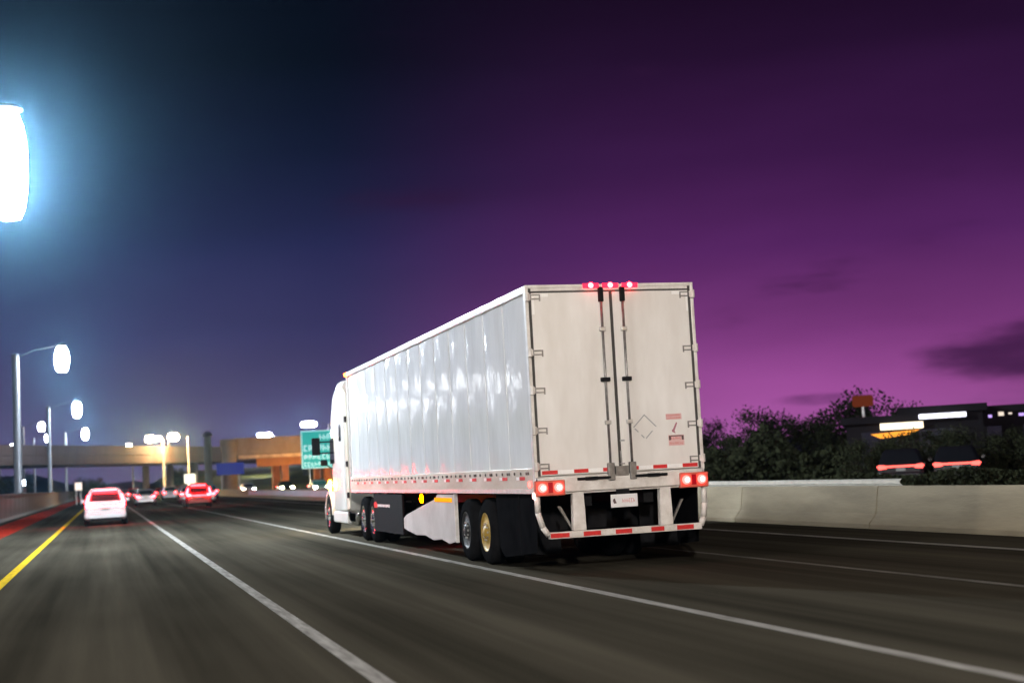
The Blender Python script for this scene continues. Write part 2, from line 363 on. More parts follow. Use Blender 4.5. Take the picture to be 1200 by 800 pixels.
# lamps standing in front of the overpass
warmB = lampmat('street_lens_warm', (1.0, .62, .24), 900)
warmC = lampmat('street_lens_warm_small', (1.0, .85, .62), 200)
GB = 'street lamps before the overpass'
street_lamp(12.3, 222, 10.15, 8.9, (1.5, 1.0, 1.5), warmB, 'bright warm lamp right of the pair above the overpass', GB)
street_lamp(8.6, 222, 6.75, 8.7, (1.3, .9, 1.3), warmB, 'bright warm lamp left one of the pair above the overpass', GB)
street_lamp(9.9, 232, 8.3, 8.9, (1.0, .6, 1.0), warmC, 'smaller lamp in the middle between two bright warm lamps', GB)
street_lamp(5.6, 300, 5.0, 10.0, (.9, .7, .9), warmC, 'faint small lamp above the bridge left of the warm pair', GB)
# right-hand row on the opposite side
GR = 'street lamps on the right beyond the overpass ramp'
rightL = lampmat('street_lens_right', (.92, .90, 1.0), 160)
street_lamp(36.6, 242, 33.2, 10.6, (2.6, .9, 1.6), rightL, 'right lamp with pale glow above the green sign', GR)
street_lamp(34.0, 301, 32.1, 11.0, (3.0, .8, 1.4), rightL, 'slanting lamp between the green sign and the ramp end', GR)
street_lamp(39.5, 391, 37.3, 11.2, (3.6, .9, 1.4), rightL, 'lowest lamp of the slanting pair over the ramp', GR)
# warm lamp row on the far carriageway; the nearest stands behind the viewpoint
warmR = lampmat('street_lens_amber', (1.0, .74, .45), 380)
street_lamp(19.5, -22, 15.0, 10.5, (1.1, 1.9, 1.1), warmR, 'warm street lamp of the far carriageway behind the viewpoint', 'street lamps of the far carriageway')

GF = 'car lot lights and added fill lamp left of the highway outside the picture'
lotL = lampmat('lot_lens', (.93, .96, 1.0), 13)
for k in range(9):
    street_lamp(-23.5, 118 + 12.5 * k, -22.0, 9.3 + .7 * (k % 3), (1.0, 1.1, 1.0), lotL, 'unseen car lot light on a pole left of the highway', GF, name='unseen_lamp', pole_r=(.12, .09), arm_rise=.2)
street_lamp(-18.0, 12, -16.3, 9.0, (1.1, 1.5, 1.1), lampmat('fill_lens_left', (1.0, .97, .92), 430), 'added unseen fill lamp left of the highway brightening the trailer side', GF, name='unseen_lamp', pole_r=(.14, .1), arm_rise=.2)  # unseen fill lamp, added to brighten the trailer's left side

# tall pale column right of the red car
col_o = tag(empty('lamp_column', (11.6, 170, 0)), 'tall thick pale column with an unlit head right behind the red car', 'column')
g = MB(); g.lathe([(0, .75), (.5, .7), (.6, .46), (6.2, .40), (7.1, .36)], axis='z', n=16); g.build('shaft', concrete_g, col_o, smooth=True)
g = MB(); g.lathe([(0, .5), (.25, .62), (.6, .2)], c=(0, 0, 7.0), axis='z', n=16); g.build('head', pole_mat, col_o, smooth=True)

# ------------------------------------------------------------------ overpass
def along(p, q):
    d = Vector((q[0] - p[0], q[1] - p[1], 0)); return d.length, math.atan2(d.y, d.x)
ln_, an = along((-45, 121), (62, 327))
br = tag(empty('overpass_bridge', (-45, 121, 0), an), 'long brown concrete overpass crossing above the highway in the distance', 'bridge')
k = ln_
SW = 8.0; n = int(k // SW)
g = MB(); g.box(0.01, SW - .01, 0, .35, 6.35, 7.65); pr = g.build('parapet', concrete_b, br, bevel=.03)
g = MB(); g.box(0.01, SW - .01, .1, .6, 5.15, 6.34); gi = g.build('girder', concrete_b, br, bevel=.02)
for i in range(1, n): copy_part(pr, (SW * i, 0, 0), br); copy_part(gi, (SW * i, 0, 0), br)
g = MB(); g.box(0, n * SW, .65, 11.5, 6.0, 6.5); g.build('deck', concrete_b, br)
g = MB(); g.box(0, n * SW, 11.6, 12.1, 5.15, 7.6); g.build('far_girder', concrete_b, br)
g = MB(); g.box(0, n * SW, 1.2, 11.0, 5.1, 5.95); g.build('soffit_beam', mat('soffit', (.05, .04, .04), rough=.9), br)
def nearest_s(X):  # distance along the bridge at which it crosses x = X
    return (X + 45) / math.cos(an)
for X in (-14, 15.6, 45):
    s = nearest_s(X)
    for dd in (1.8, 6.0, 10.2):
        g = MB(); g.lathe([(0, .55), (5.1, .55)], c=(s, dd, 0), axis='z', n=14); g.build('pier', concrete_g, br, smooth=True)
# ramp bridge on the right, nearer, with abutment and orange lamp under it
rp = tag(empty('ramp_bridge', (17.2, 200, 0), math.radians(4)), 'tan ramp bridge with an orange lit underside behind the green sign', 'bridge')
ramp_c = mat('ramp_concrete', (.34, .32, .27), rough=.85, dirt=(.2, .16, .11), scale=.3, detail=8)
ramp_orange = mat('ramp_orange_beam', (.42, .22, .09), rough=.7, dirt=(.25, .12, .05), scale=.4, detail=6)  # orange lamplight put into the girder's base colour
g = MB(); g.box(0.01, 6.99, 0, .4, 5.3, 7.6); a = g.build('parapet', ramp_c, rp, bevel=.03)
for i in range(1, 8): copy_part(a, (7 * i, 0, 0), rp)
g = MB(); g.box(.5, 55.8, -.25, -.05, 4.75, 5.2); g.build('pale_ledge', mat('ledge', (.62, .55, .42), rough=.6, var=.4, scale=.6), rp)
g = MB(); g.box(3, 56, 0, .5, 3.6, 4.7); g.build('girder', ramp_orange, rp)
g = MB(); g.box(0, 56, .5, 10, 4.8, 5.25); g.build('deck', ramp_c, rp)
g = MB(); g.lathe([(0, 1.0), (5.25, 1.0), (6.9, 1.25), (7.5, 1.2)], c=(-.6, .6, 0), axis='z', n=18); g.build('end_pier', ramp_c, rp, smooth=True)
for xx in (7, 13, 22, 34, 46):
    for yy in (1.4, 8.0):
        g = MB(); g.box(xx - .5, xx + .5, yy - .5, yy + .5, 0, 4.8); g.build('pier', mat('ramp_pier', (.30, .14, .09), rough=.8, var=.3, scale=.8), rp, bevel=.05)
for k_, (xx, yy, zz) in enumerate(((27.5, 191, 2.9), (38.5, 191, 2.9))):
    rt = tag(empty('orange_floodlight', (xx, yy, 0)), ('orange floodlight on a short post under the ramp bridge', 'orange floodlight by the ramp hidden behind the truck')[k_], 'floodlight')
    g = MB(); g.cyl((0, 0, 0), (0, 0, zz - .2), .06); g.build('post', galv, rt)
    g = MB(); g.box(-.3, .3, -.15, .12, zz - .2, zz + .15); h = g.build('housing', black_paint, rt, bevel=.03)
    g = MB(); g.box(-.26, .26, .123, .16, zz - .16, zz + .11); g.build('lens', lampmat('flood_orange', (1, .42, .08), 2800), h)

# blue lit panel and small lit signs
def board(name, loc, w, h, z0, m, label, cat, rz=0, posts=True, th=.08):
    r = tag(empty(name, loc, rz), label, cat)
    g = MB(); g.box(-w / 2, w / 2, -th / 2, th / 2, z0, z0 + h); p = g.build('panel', m, r, bevel=.02)
    if posts:
        for sx in (-1, 1):
            g = MB(); g.box(sx * w * .32 - .05, sx * w * .32 + .05, th / 2 + .002, th / 2 + .10, 0, z0 + h * .8); g.build('post', galv, r)
    return r, p
board('blue_sign', (15.3, 185, 0), 3.4, 1.5, 2.6, lampmat('blue_glow', (.08, .10, .65), .28), 'dim glowing blue sign left under the ramp bridge end', 'sign')
board('white_sign', (-2.95, 180, 0), .8, .9, 1.7, lampmat('white_glow', (1, .85, .75), 1.3), 'small glowing white sign at the roof edge of the white car', 'sign')
board('white_sign', (9.9, 178, 0), 1.3, 1.1, 1.8, lampmat('white_glow_warm', (1, .95, .8), 1.6), 'small glowing white sign above the red car', 'sign')

# green highway sign
gs, gsp = board('highway_sign', (21.95, 150, 0), 4.5, 3.9, 2.6, sign_green, 'teal green highway sign with white lines of lettering beside the truck cab', 'road sign', rz=math.radians(-4))
def strokes(mb, x, z, w, h, n, y, th=.01, seed=1):
    rnd = random.Random(seed); cw = w / n
    for i in range(n):
        cx = x + i * cw; ww = cw * .66; t = ww * .26
        mb.box(cx, cx + t, y - th, y, z, z + h)
        kind = rnd.randrange(4)
        if kind in (0, 1): mb.box(cx + t, cx + ww, y - th, y, z + h - t, z + h)
        if kind in (1, 2): mb.box(cx + t, cx + ww, y - th, y, z, z + t)
        if kind in (0, 2, 3): mb.box(cx + t, cx + ww, y - th, y, z + h * .45, z + h * .45 + t)
        if kind in (0, 3): mb.box(cx + ww - t * .9, cx + ww, y - th, y, z + t * 1.02, z + h * .44)
        if kind == 0: mb.box(cx + ww - t * .9, cx + ww, y - th, y, z + h * .45 + t * 1.02, z + h - t * 1.02)
for j, (x, z, w, h, nn) in enumerate(((-.3, 5.55, 2.3, .55, 6), (-1.95, 4.4, 3.9, .6, 8), (-1.95, 3.55, 3.7, .45, 8), (-1.95, 2.85, 3.2, .38, 9))):
    g = MB(); strokes(g, x, z, w, h, nn, -.045, seed=j); g.build('lettering', sign_white, gsp)
g = MB(); 
for (x0, x1, z0, z1) in ((-2.2, 2.2, 6.42, 6.48), (-2.2, 2.2, 2.62, 2.68), (-2.2, -2.14, 2.69, 6.41), (2.14, 2.2, 2.69, 6.41)): g.box(x0, x1, -.052, -.042, z0, z1)
g.build('border', sign_white, gsp)

# ------------------------------------------------------------------ wheels
def wheel_pair(root, x, y, r, w, side, rimmat, dual=True, nm='wheel'):
    """side=-1 left; tyre axis along x; x is the outer face"""
    e = empty(nm, (x, y, r)); e.parent = root
    s = -side  # inwards
    for k in range(2 if dual else 1):
        o = s * k * (w + .05)
        p = [(0.0, r * .60), (-.0, r * .66), (s * .01, r * .90), (s * .04, r * .97), (s * w * .25, r), (s * w * .75, r), (s * (w - .04), r * .97), (s * (w - .01), r * .90), (s * w, r * .62)]
        g = MB(); g.lathe([(a + o, b) for a, b in p], n=36, hollow=True); t = g.build('tyre', rubber, e, smooth=True)
        if k == 0:
            g = MB(); d = s * .018
            g.lathe([(s * .004, r * .605), (s * .004, r * .57), (s * .012, r * .55), (d + s * .012, r * .50), (d, r * .30), (d - s * .02, r * .20), (-s * .01, r * .18), (-s * .03, r * .12), (-s * .03, .01)], n=28, caps=False); g.build('rim', rimmat, e, smooth=True)
            g = MB()
            for q in range(10):
                a = 2 * math.pi * q / 10; g.cyl((d - s * .03, r * .25 * math.cos(a), r * .25 * math.sin(a)), (d + s * .01, r * .25 * math.cos(a), r * .25 * math.sin(a)), .018, n=6)
            g.build('wheel_nut', galv, e)
    return e

# ------------------------------------------------------------------ semi trailer
TW = 2.59; HL = TW / 2; TL = 16.0; ZB = 1.17; ZT = 4.11
tr = tag(empty('semi_trailer', (5.871 + HL, 19.68, 0)), 'long white box trailer with two rear doors and red and white striped tape', 'trailer')
g = MB(); g.box(-HL + .04, HL - .04, .06, TL - .04, ZB + .05, ZT - .03); g.build('box_core', white_paint, tr)
PW = (TL - .30) / 13
def panel(side):
    g = MB(); nx = 9; nz = 6; vs = []; z0, z1 = ZB + .34, ZT - .10
    for j in range(nz + 1):
        for i in range(nx):
            t = i / (nx - 1); bul = .011 * (1 - (2 * t - 1) ** 2) * (.7 + .3 * math.sin(math.pi * j / nz + side)) + .002 * math.sin(j * 2.1 + i * .7)
            vs.append((side * (HL - .038 + .006 + bul), .002 + t * (PW - .004), z0 + (z1 - z0) * j / nz))
    fs = [(j * nx + i, j * nx + i + 1, (j + 1) * nx + i + 1, (j + 1) * nx + i) for j in range(nz) for i in range(nx - 1)]
    if side < 0: fs = [f[::-1] for f in fs]
    g.add(vs, fs); return g
for side in (-1, 1):
    p0 = panel(side).build('side_panel', side_white, tr, smooth=True, recalc=False)
    p0.location = (0, .16, 0)
    g = MB(); g.box(side * (HL - .036), side * (HL - .024), -.007, .007, ZB + .34, ZT - .1); st0 = g.build('panel_seam', side_white, tr); st0.location = (0, .16 + PW, 0)
    for k in range(1, 13):
        copy_part(p0, (0, .16 + PW * k, 0), tr)
        if k < 12: copy_part(st0, (0, .16 + PW * (k + 1), 0), tr)
    xa, xb = sorted((side * (HL - .045), side * (HL + .004)))
    g = MB(); g.box(xa, xb, .10, TL - .10, ZT - .11, ZT + .0); g.build('top_rail', rail_alu, tr, bevel=.012)
    g = MB(); g.box(xa, xb, .10, TL - .10, ZB, ZB + .335); g.build('bottom_rail', mat('bottom_rail', (.66, .64, .56), rough=.4, dirt=(.42, .38, .30), scale=2.5, detail=8, stretch=(1, .3, 1)), tr, bevel=.01)
    g = MB(); g.box(xa + (-.008 if side < 0 else .0), xb + (0 if side < 0 else .008), .10, TL - .10, ZB + .0 - .03, ZB + .035); g.build('rail_lip', rail_alu, tr)
    for (y0, y1) in ((0.0, .10), (TL - .10, TL)):
        g = MB(); g.box(xa, xb, y0 + (.001 if y0 == 0 else 0), y1, ZB + .0, ZT); g.build('corner_post', rail_alu, tr, bevel=.012)
# rivets: dark small dots in clusters on the lower rail
g = MB(); 
for k in range(0, 46):
    y = .35 + k * .34
    for dy in ((-.05, .05) if k % 3 == 0 else (0,)):
        g.cyl((-HL - .004, y + dy, ZB + .26), (-HL - .018, y + dy, ZB + .26), .022, n=8)
rv = g.build('rivet_row', mat('rivet', (.10, .07, .06), rough=.5, metal=.3), tr); rv['kind'] = 'stuff'
# red / white tape segments along the left lower rail
tr_seg = MB().box(-.003, .003, 0, .27, -.024, .024).build('reflective_tape', tape_red, tr); tr_seg.location = (-HL - .008, .5, ZB + .19)
tw_seg = MB().box(-.003, .003, 0, .16, -.024, .024).build('reflective_tape', tape_white, tr); tw_seg.location = (-HL - .008, .78, ZB + .19)
for k in range(1, 17):
    y = .5 + .95 * k
    if y > TL - .6: break
    copy_part(tr_seg, (-HL - .008, y, ZB + .19), tr); copy_part(tw_seg, (-HL - .008, y + .28, ZB + .19), tr)
# roof, front
g = MB(); g.box(-HL + .05, HL - .05, .08, TL - .08, ZT - .028, ZT - .008); g.build('roof_sheet', rail_alu, tr)
g = MB(); g.box(-HL + .04, HL - .04, TL - .038, TL - .004, ZB, ZT - .01); g.build('front_wall', white_paint, tr, bevel=.01)
# rear frame
g = MB()
g.box(-HL + .046, HL - .046, .0, .06, ZT - .085, ZT + .0)
g.box(-HL - .004, -HL + .044, -.012, .0, ZB + .19, ZT + .004); g.box(HL - .044, HL + .004, -.012, .0, ZB + .19, ZT + .004)
g.box(-HL + .046, HL - .046, -.012, -.001, ZT - .04, ZT + .004)
g.build('rear_frame', frame_white, tr, bevel=.006)
g = MB()
g.box(-HL + .050, HL - .050, .001, .03, ZT - .112, ZT - .088)
g.box(-HL + .046, -HL + .085, -.004, .03, ZB + .21, ZT - .045); g.box(HL - .085, HL - .046, -.004, .03, ZB + .21, ZT - .045)
g.box(-.022, .022, -.004, .03, ZB + .21, ZT - .09)
g.build('door_seal', seal_dark, tr)
door_m = mat('door_white', (.84, .82, .79), rough=.36, coat=.2, dirt=(.68, .645, .60), scale=2.2, detail=8, stretch=(1, 1, .3))
for sgn in (-1, 1):
    x0, x1 = sorted((sgn * .024, sgn * (HL - .086)))
    g = MB(); g.box(x0, x1, -.010, .028, ZB + .215, ZT - .112); d = g.build('rear_door', door_m, tr, bevel=.008)
    for zc in (3.94, 3.14, 2.60, 2.03, 1.52):
        h = empty('hinge'); bpy.data.objects.remove(h)
        xo = sgn * (HL - .02)
        g = MB(); g.cyl((xo, -.035, zc - .06), (xo, -.035, zc + .06), .032, n=12)
        xa, xb = sorted((xo + sgn * .018, xo - sgn * .05)); g.box(xa, xb, -.036, -.013, zc - .045, zc + .045)
        hg = g.build('hinge', frame_white, d, smooth=False, bevel=.006)
        xa, xb = sorted((sgn * (HL - .088), sgn * (HL - .22)))
        g = MB(); g.box(xa, xb, -.022, -.0105, zc + .02, zc + .038); g.box(xa, xb, -.022, -.0105, zc - .038, zc - .02)
        xa2, xb2 = sorted((sgn * (HL - .20), sgn * (HL - .22))); g.box(xa2, xb2, -.0215, -.0107, zc - .06, zc + .019)
        g.build('hinge_strap', grey_steel, hg)
    # lock rod, guides, cam keepers, handle
    xr = sgn * .165
    g = MB(); g.cyl((xr, -.045, ZB + .12), (xr, -.045, ZT - .05), .019, n=10); rod = g.build('lock_rod', grey_steel, tr, smooth=True)
    for zc in (3.45, 2.72, 2.1):
        g = MB(); g.box(xr - (.07 if zc == 2.72 else .045), xr + (.07 if zc == 2.72 else .045), -.068, -.0105, zc - .03, zc + .03); g.build('rod_guide', black_paint if zc == 2.72 else galv, rod, bevel=.008)
    g = MB(); g.box(xr - .035, xr + .035, -.078, -.0125, ZT - .26, ZT - .05); g.build('cam_keeper', black_paint, rod, bevel=.01)
    g = MB(); g.box(xr - .05, xr + .05, -.085, -.0115, ZB + .10, ZB + .35); g.build('cam_keeper', grey_steel, rod, bevel=.01)
    g = MB(); g.cyl((xr + sgn * .02, -.075, ZB + .145), (xr + sgn * .52, -.07, ZB + .145), .02, n=8); g.box(*sorted((xr + sgn * .22, xr + sgn * .40)), -.095, -.055, ZB + .12, ZB + .17); g.build('door_handle', black_paint, rod)
g = MB(); g.box(-.10, .10, -.07, -.012, ZB + .16, ZB + .30); g.cyl((0, -.06, ZB + .30), (0, -.04, ZB + .52), .012, n=6); g.cyl((-.05, -.06, ZB + .33), (.05, -.06, ZB + .33), .01, n=6); g.build('latch_plate', grey_steel, tr, bevel=.01)
# tape across the doors
xs = -HL + .10; segs = []
pat = [('r', .24), ('w', .24), ('r', .22), ('w', .22), ('r', .15)]
for sgn in (-1, 1):
    x = sgn * (HL - .10)
    for c, w in pat:
        xa, xb = sorted((x, x - sgn * w)); x -= sgn * w
        g = MB(); g.box(xa + .003, xb - .003, -.0145, -.0105, ZB + .232, ZB + .285); g.build('reflective_tape', tape_red if c == 'r' else tape_white, tr)
for sgn in (-1, 1):
    xa, xb = sorted((sgn * (HL - .09), sgn * (HL - .34)))
    g = MB(); g.box(xa, xb, -.0145, -.0105, ZT - .17, ZT - .125); g.build('reflective_tape', tape_white, tr)
    xa, xb = sorted((sgn * (HL - .092), sgn * (HL - .125)))
    g = MB(); g.box(xa, xb, -.0145, -.0105, ZT - .42, ZT - .172); g.build('reflective_tape', tape_white, tr)
# rear sill beam with lamps
g = MB(); g.box(-HL + .28, HL - .30, -.05, .0, ZB - .03, ZB + .185); g.box(-HL, HL, .001, .09, ZB - .06, ZB + .19); g.build('rear_sill', frame_white, tr, bevel=.012)
for sgn in (-1, 1):
    xa, xb = sorted((sgn * (HL + .03), sgn * (HL - .42)))
    g = MB(); g.box(xa, xb, -.07, -.052 if False else 0.0, ZB - .07, ZB + .15); lb = g.build('lamp_box', mat('lamp_box_red', (.55, .12, .08), rough=.4), tr, bevel=.015)
    for xc in (sgn * (HL - .08), sgn * (HL - .32)):
        g = MB(); g.lathe([(0, .066), (-.02, .064), (-.032, .04), (-.036, .004)], c=(xc, -.0715, ZB + .045), axis='y', n=18); g.build('tail_lamp', red_lamp, lb, smooth=True)
        g = MB(); g.lathe([(0, .036), (-.006, .03), (-.008, .004)], c=(xc, -.106, ZB + .045), axis='y', n=14); g.build('lamp_core', red_core, lb, smooth=True)
    g = MB(); g.box(sgn * (HL - .20) - .035, sgn * (HL - .20) + .035, -.076, -.071, ZB - .03, ZB + .12); g.build('reflector', mat('reflector_red', (.35, .0, .01), rough=.2, coat=1), lb)
# bumper guard
for xc in (-.665, .665):
    g = MB(); g.prism([(xc - .085, ZB - .032), (xc + .085, ZB - .032), (xc + .10, .585), (xc - .10, .585)], 'y', .0, .11); g.build('guard_post', frame_white, tr, bevel=.012)
g = MB(); g.box(-HL + .17, HL - .10, -.03, .09, .49, .583); gb = g.build('guard_bar', frame_white, tr, bevel=.01)
for xc, w in ((-.98, .28), (-.50, .26), (-.02, .25), (.50, .20), (.93, .26)):
    g = MB(); g.box(xc - w / 2, xc + w / 2, -.034, -.0305, .505, .568); g.build('reflective_tape', tape_red, gb)
for sgn in (-1, 1):
    pts = [(sgn * (HL - .02), .02, ZB - .07), (sgn * (HL - .02), .02, ZB - .30), (sgn * (HL - .05 - (.03 if sgn < 0 else 0)), .02, .66), (sgn * (HL - .10 - (.06 if sgn < 0 else 0)), .02, .545)]
    g = MB(); g.tube(pts, .042, 10); g.build('guard_tube', frame_white, tr, smooth=True)
for bp_ in ([(-.95, .94), (-.75, .60), (-.72, .60), (-.90, .94)], [(.95, .94), (.77, .60), (.80, .60), (.99, .94)]):
    g = MB(); g.prism(bp_, 'y', .12, .16); g.build('guard_brace', grey_steel, tr)
# licence plate
g = MB(); g.box(-.195, .215, -.046, -.034, ZB - .29, ZB - .105); pl = g.build('license_plate', mat('plate_white', (.78, .76, .76), rough=.35), tr, bevel=.012)
g = MB(); strokes(g, -.02, ZB - .225, .20, .055, 6, -.0465, .003, seed=11); g.build('plate_writing', decal_red, pl)
g = MB(); g.prism([(-.16, ZB - .17), (-.135, ZB - .16), (-.125, ZB - .195), (-.11, ZB - .23), (-.15, ZB - .235), (-.165, ZB - .20)], 'y', -.050, -.0465); g.build('plate_emblem', decal_dark, pl)
g = MB(); g.box(-.10, .10, -.033, -.02, ZB - .20, ZB - .032); g.build('plate_bracket', black_paint, tr)
# placard diamond and stickers on the right door
def diamond(cx, cz, r, w, parts):
    g = MB(); y0, y1 = -.016, -.0105
    P = [(cx, cz + r), (cx + r, cz), (cx, cz - r), (cx - r, cz)]
    Q = [(cx, cz + r - w), (cx + r - w, cz), (cx, cz - r + w), (cx - r + w, cz)]
    for i, (f0, f1) in parts:
        j = (i + 1) % 4
        a, b = Vector(P[i]), Vector(P[j]); c, d = Vector(Q[i]), Vector(Q[j])
        pa, pb = a.lerp(b, f0), a.lerp(b, f1); pc, pd = c.lerp(d, f0), c.lerp(d, f1)
        g.prism([tuple(pa), tuple(pb), tuple(pd), tuple(pc)], 'y', y0, y1)
    return g
diamond(.405, 2.01, .185, .022, [(3, (0, 1)), (0, (0, 1)), (1, (.35, .95)), (2, (.1, .35)), (2, (.6, .9))]).build('placard_frame', decal_grey, tr)
g = MB(); g.box(.74, .985, -.0135, -.0105, 2.10, 2.185); s1 = g.build('sticker', decal_pale, tr)
g = MB(); strokes(g, .752, 2.147, .22, .028, 7, -.0137, .002, seed=3); strokes(g, .752, 2.108, .22, .026, 9, -.0137, .002, seed=4); g.build('sticker_writing', decal_red, s1)
g = MB(); g.prism([(.83, 1.94), (.862, 1.93), (.912, 2.045), (.895, 2.06)], 'y', -.0135, -.0105); g.prism([(.82, 1.925), (.875, 1.895), (.86, 1.95), (.825, 1.955)], 'y', -.0165, -.0137); g.build('sticker_arrow', mat('decal_plum', (.40, .16, .20), rough=.5), tr)
g = MB(); g.box(.762, 1.005, -.0135, -.0105, 1.72, 1.875); s2 = g.build('sticker', decal_pale, tr)
g = MB(); g.box(.768, .80, -.0155, -.0137, 1.80, 1.865); g.box(.968, 1.0, -.0155, -.0137, 1.80, 1.865); g.box(.80, .968, -.0155, -.0137, 1.852, 1.868); g.build('sticker_emblem', decal_dark, s2)
g = MB(); strokes(g, .80, 1.808, .17, .038, 5, -.0137, .002, seed=5); strokes(g, .775, 1.735, .22, .036, 8, -.0137, .002, seed=6); g.build('sticker_writing', decal_red, s2)
g = MB(); g.box(.01, .08, -.0165, -.0105, 1.82, 1.845) ; g.build('small_label', decal_grey, tr)
# roof marker lights (red, lit) and front marker
for xc in (-.30, 0.0, .30):
    g = MB(); g.box(xc - .125, xc + .125, -.026, -.0125, ZT - .055, ZT + .012); ml = g.build('marker_or_fill_light', lampmat('marker_red_lens', (1, .02, .05), 3.2), tr, bevel=.012)
    g = MB(); g.lathe([(-.014, .042), (-.02, .040), (-.028, .025), (-.03, .003)], c=(xc, -.013, ZT - .018), axis='y', n=14); g.build('bulb', red_hot, ml, smooth=True)
g = MB(); g.lathe([(0, .05), (-.03, .045), (-.05, .02)], c=(-HL - .005, TL - .06, ZT - .06), axis='x', n=12); g.build('marker_or_fill_light', lampmat('marker_orange', (1, .10, .01), 60), tr, smooth=True)
g = MB(); g.lathe([(0, .085), (-.03, .08), (-.05, .03)], c=(-HL + .02, 7.75, 1.03), axis='x', n=14); g.build('turn_light', amber_hot, tr, smooth=True)
g = MB(); g.lathe([(0, .05), (-.02, .045), (-.03, .01)], c=(-HL + .40, 8.9, .80), axis='x', n=12); g.build('marker_or_fill_light', lampmat('hidden_red_fill', (1, .01, .05), 160), tr, smooth=True)  # hidden red lamp added behind the skirt to redden the road below
g = MB(); g.box(-HL - .0, -HL + .04, 5.25, 6.6, .98, 1.055); g.build('side_marker', lampmat('lamp_amber_strip', (1, .32, .01), 1.6), tr, bevel=.01)
g = MB(); g.lathe([(0, .045), (-.02, .04), (-.03, .01)], c=(-HL - .004, .25, ZB + .10), axis='x', n=12); g.build('marker_or_fill_light', red_lamp, tr, smooth=True)
g = MB(); g.lathe([(0, .05), (-.02, .045), (-.03, .01)], c=(-HL - .03, -.02, ZB - .06), axis='x', n=12); g.build('marker_or_fill_light', red_core, tr, smooth=True)
# undercarriage
g = MB(); g.box(-.55, -.40, .2, 15.2, .92, ZB - .0); g.box(.40, .55, .2, 15.2, .92, ZB - .0)
for k in range(16): g.box(-HL + .06, HL - .06, .5 + k, .58 + k, ZB - .06, ZB - .005)
g.build('chassis_rail', black_paint, tr)
WR = .52
for yy in (2.95, 4.24):
    for sgn in (-1, 1):
        wheel_pair(tr, sgn * (HL - .0), yy, WR, .27, sgn, gold_rim if (yy < 3) else rim_dark)
    g = MB(); g.cyl((-HL + .6, yy, WR), (HL - .6, yy, WR), .09); g.box(-.62, -.42, yy - .3, yy + .3, .62, .90); g.box(.42, .62, yy - .3, yy + .3, .62, .90); g.build('axle', black_paint, tr)
for sgn in (-1, 1):
    xa, xb = sorted((sgn * (HL - .66), sgn * (HL - .04)))
    g = MB(); g.box(xa, xb, 1.05, 1.07, .22, ZB - .05); g.build('mud_flap', rubber, tr)
    g = MB(); g.prism([(.18, ZB - .04), (2.36, ZB - .04), (2.34, .9), (2.25, .3), (2.0, .16), (.25, .30)], 'x', sgn * (HL - .06), sgn * (HL - .045)); g.build('rear_valance', mat('valance_black', (.008, .008, .009), rough=.9, spec=0.0, var=.4, scale=2), tr)
g = MB(); g.box(-.75, .75, 1.3, 1.45, .55, .92); g.cyl((-.3, 1.7, .62), (.3, 1.7, .62), .17); g.build('air_tank', black_paint, tr)
# side skirt: slanted front edge, scalloped foot
for sgn in (-1, 1):
    sk = mat('skirt_white', (.62, .57, .55), rough=.5, dirt=(.44, .39, .37), scale=1.2, detail=7)
    pts = [(5.05, ZB - .05), (5.05, .30), (5.6, .24), (6.2, .30), (6.9, .26), (7.6, .33), (8.4, .31), (9.3, .38), (9.62, .42), (9.62, .62), (9.3, .70), (6.6, ZB - .14), (6.4, ZB - .05)]
    g = MB(); g.prism([(p[0], p[1]) for p in pts], 'x', sgn * (HL - .045), sgn * (HL - .015)); g.build('side_skirt', sk, tr, bevel=.006)
    g = MB(); g.box(*sorted((sgn * (HL - .06), sgn * (HL + .0))), 5.0, 5.045, .28, ZB - .04); g.build('skirt_edge', frame_white, tr)
for sgn in (-1, 1):
    g = MB(); g.box(*sorted((sgn * .9, sgn * .78)), 12.0, 12.15, .25, ZB - .06); g.box(*sorted((sgn * 1.0, sgn * .68)), 11.9, 12.25, .20, .25); g.build('landing_gear', black_paint, tr, bevel=.01)
g = MB(); g.box(-HL + .02, -HL + .06, 9.75, 13.0, .28, ZB - .06); sb = g.build('side_box', mat('side_box_black', (.010, .009, .010), rough=.8, spec=.05), tr)
g = MB(); g.prism([(12.55, .80), (12.95, .80), (12.95, .90), (12.75, .94), (12.55, .88)], 'x', -HL + .012, -HL + .018); g.build('emblem', tape_red, sb)
g = MB()
for q in range(9): g.box(-HL + .012, -HL + .018, 12.40 - q * .16, 12.50 - q * .16, .82 + .01 * (q % 2), .88)
g.build('lettering', tape_white, sb)

# ------------------------------------------------------------------ tractor
tx = tag(empty('truck_tractor', (5.871 + HL, 35.9, 0)), 'white sleeper cab tractor pulling the long box trailer', 'truck')
cab_w = mat('cab_white', (.80, .78, .74), rough=.25, coat=.6, var=.03, scale=2)
def sec(y, hw, z0, z1, r=.16):
    # rounded rectangle section, half width hw
    pts = []
    for (cx, cz, a0) in ((hw - r, z1 - r, 0), (-hw + r, z1 - r, 90), (-hw + r * .3, z0 + r * .3, 180), (hw - r * .3, z0 + r * .3, 270)):
        rr = r if a0 < 180 else r * .3
        for q in range(5):
            a = math.radians(a0 + 90 * q / 4); pts.append((cx + rr * math.cos(a), y, cz + rr * math.sin(a)))
    return pts
g = MB(); g.loft([sec(.55, 1.27, .70, 3.86), sec(.62, 1.29, .66, 3.98), sec(1.4, 1.29, .66, 4.0), sec(2.3, 1.27, .66, 3.75), sec(2.9, 1.24, .66, 3.25), sec(3.25, 1.20, .66, 2.85), sec(3.42, 1.15, .68, 2.5)]); g.build('sleeper_cab', cab_w, tx, smooth=True)
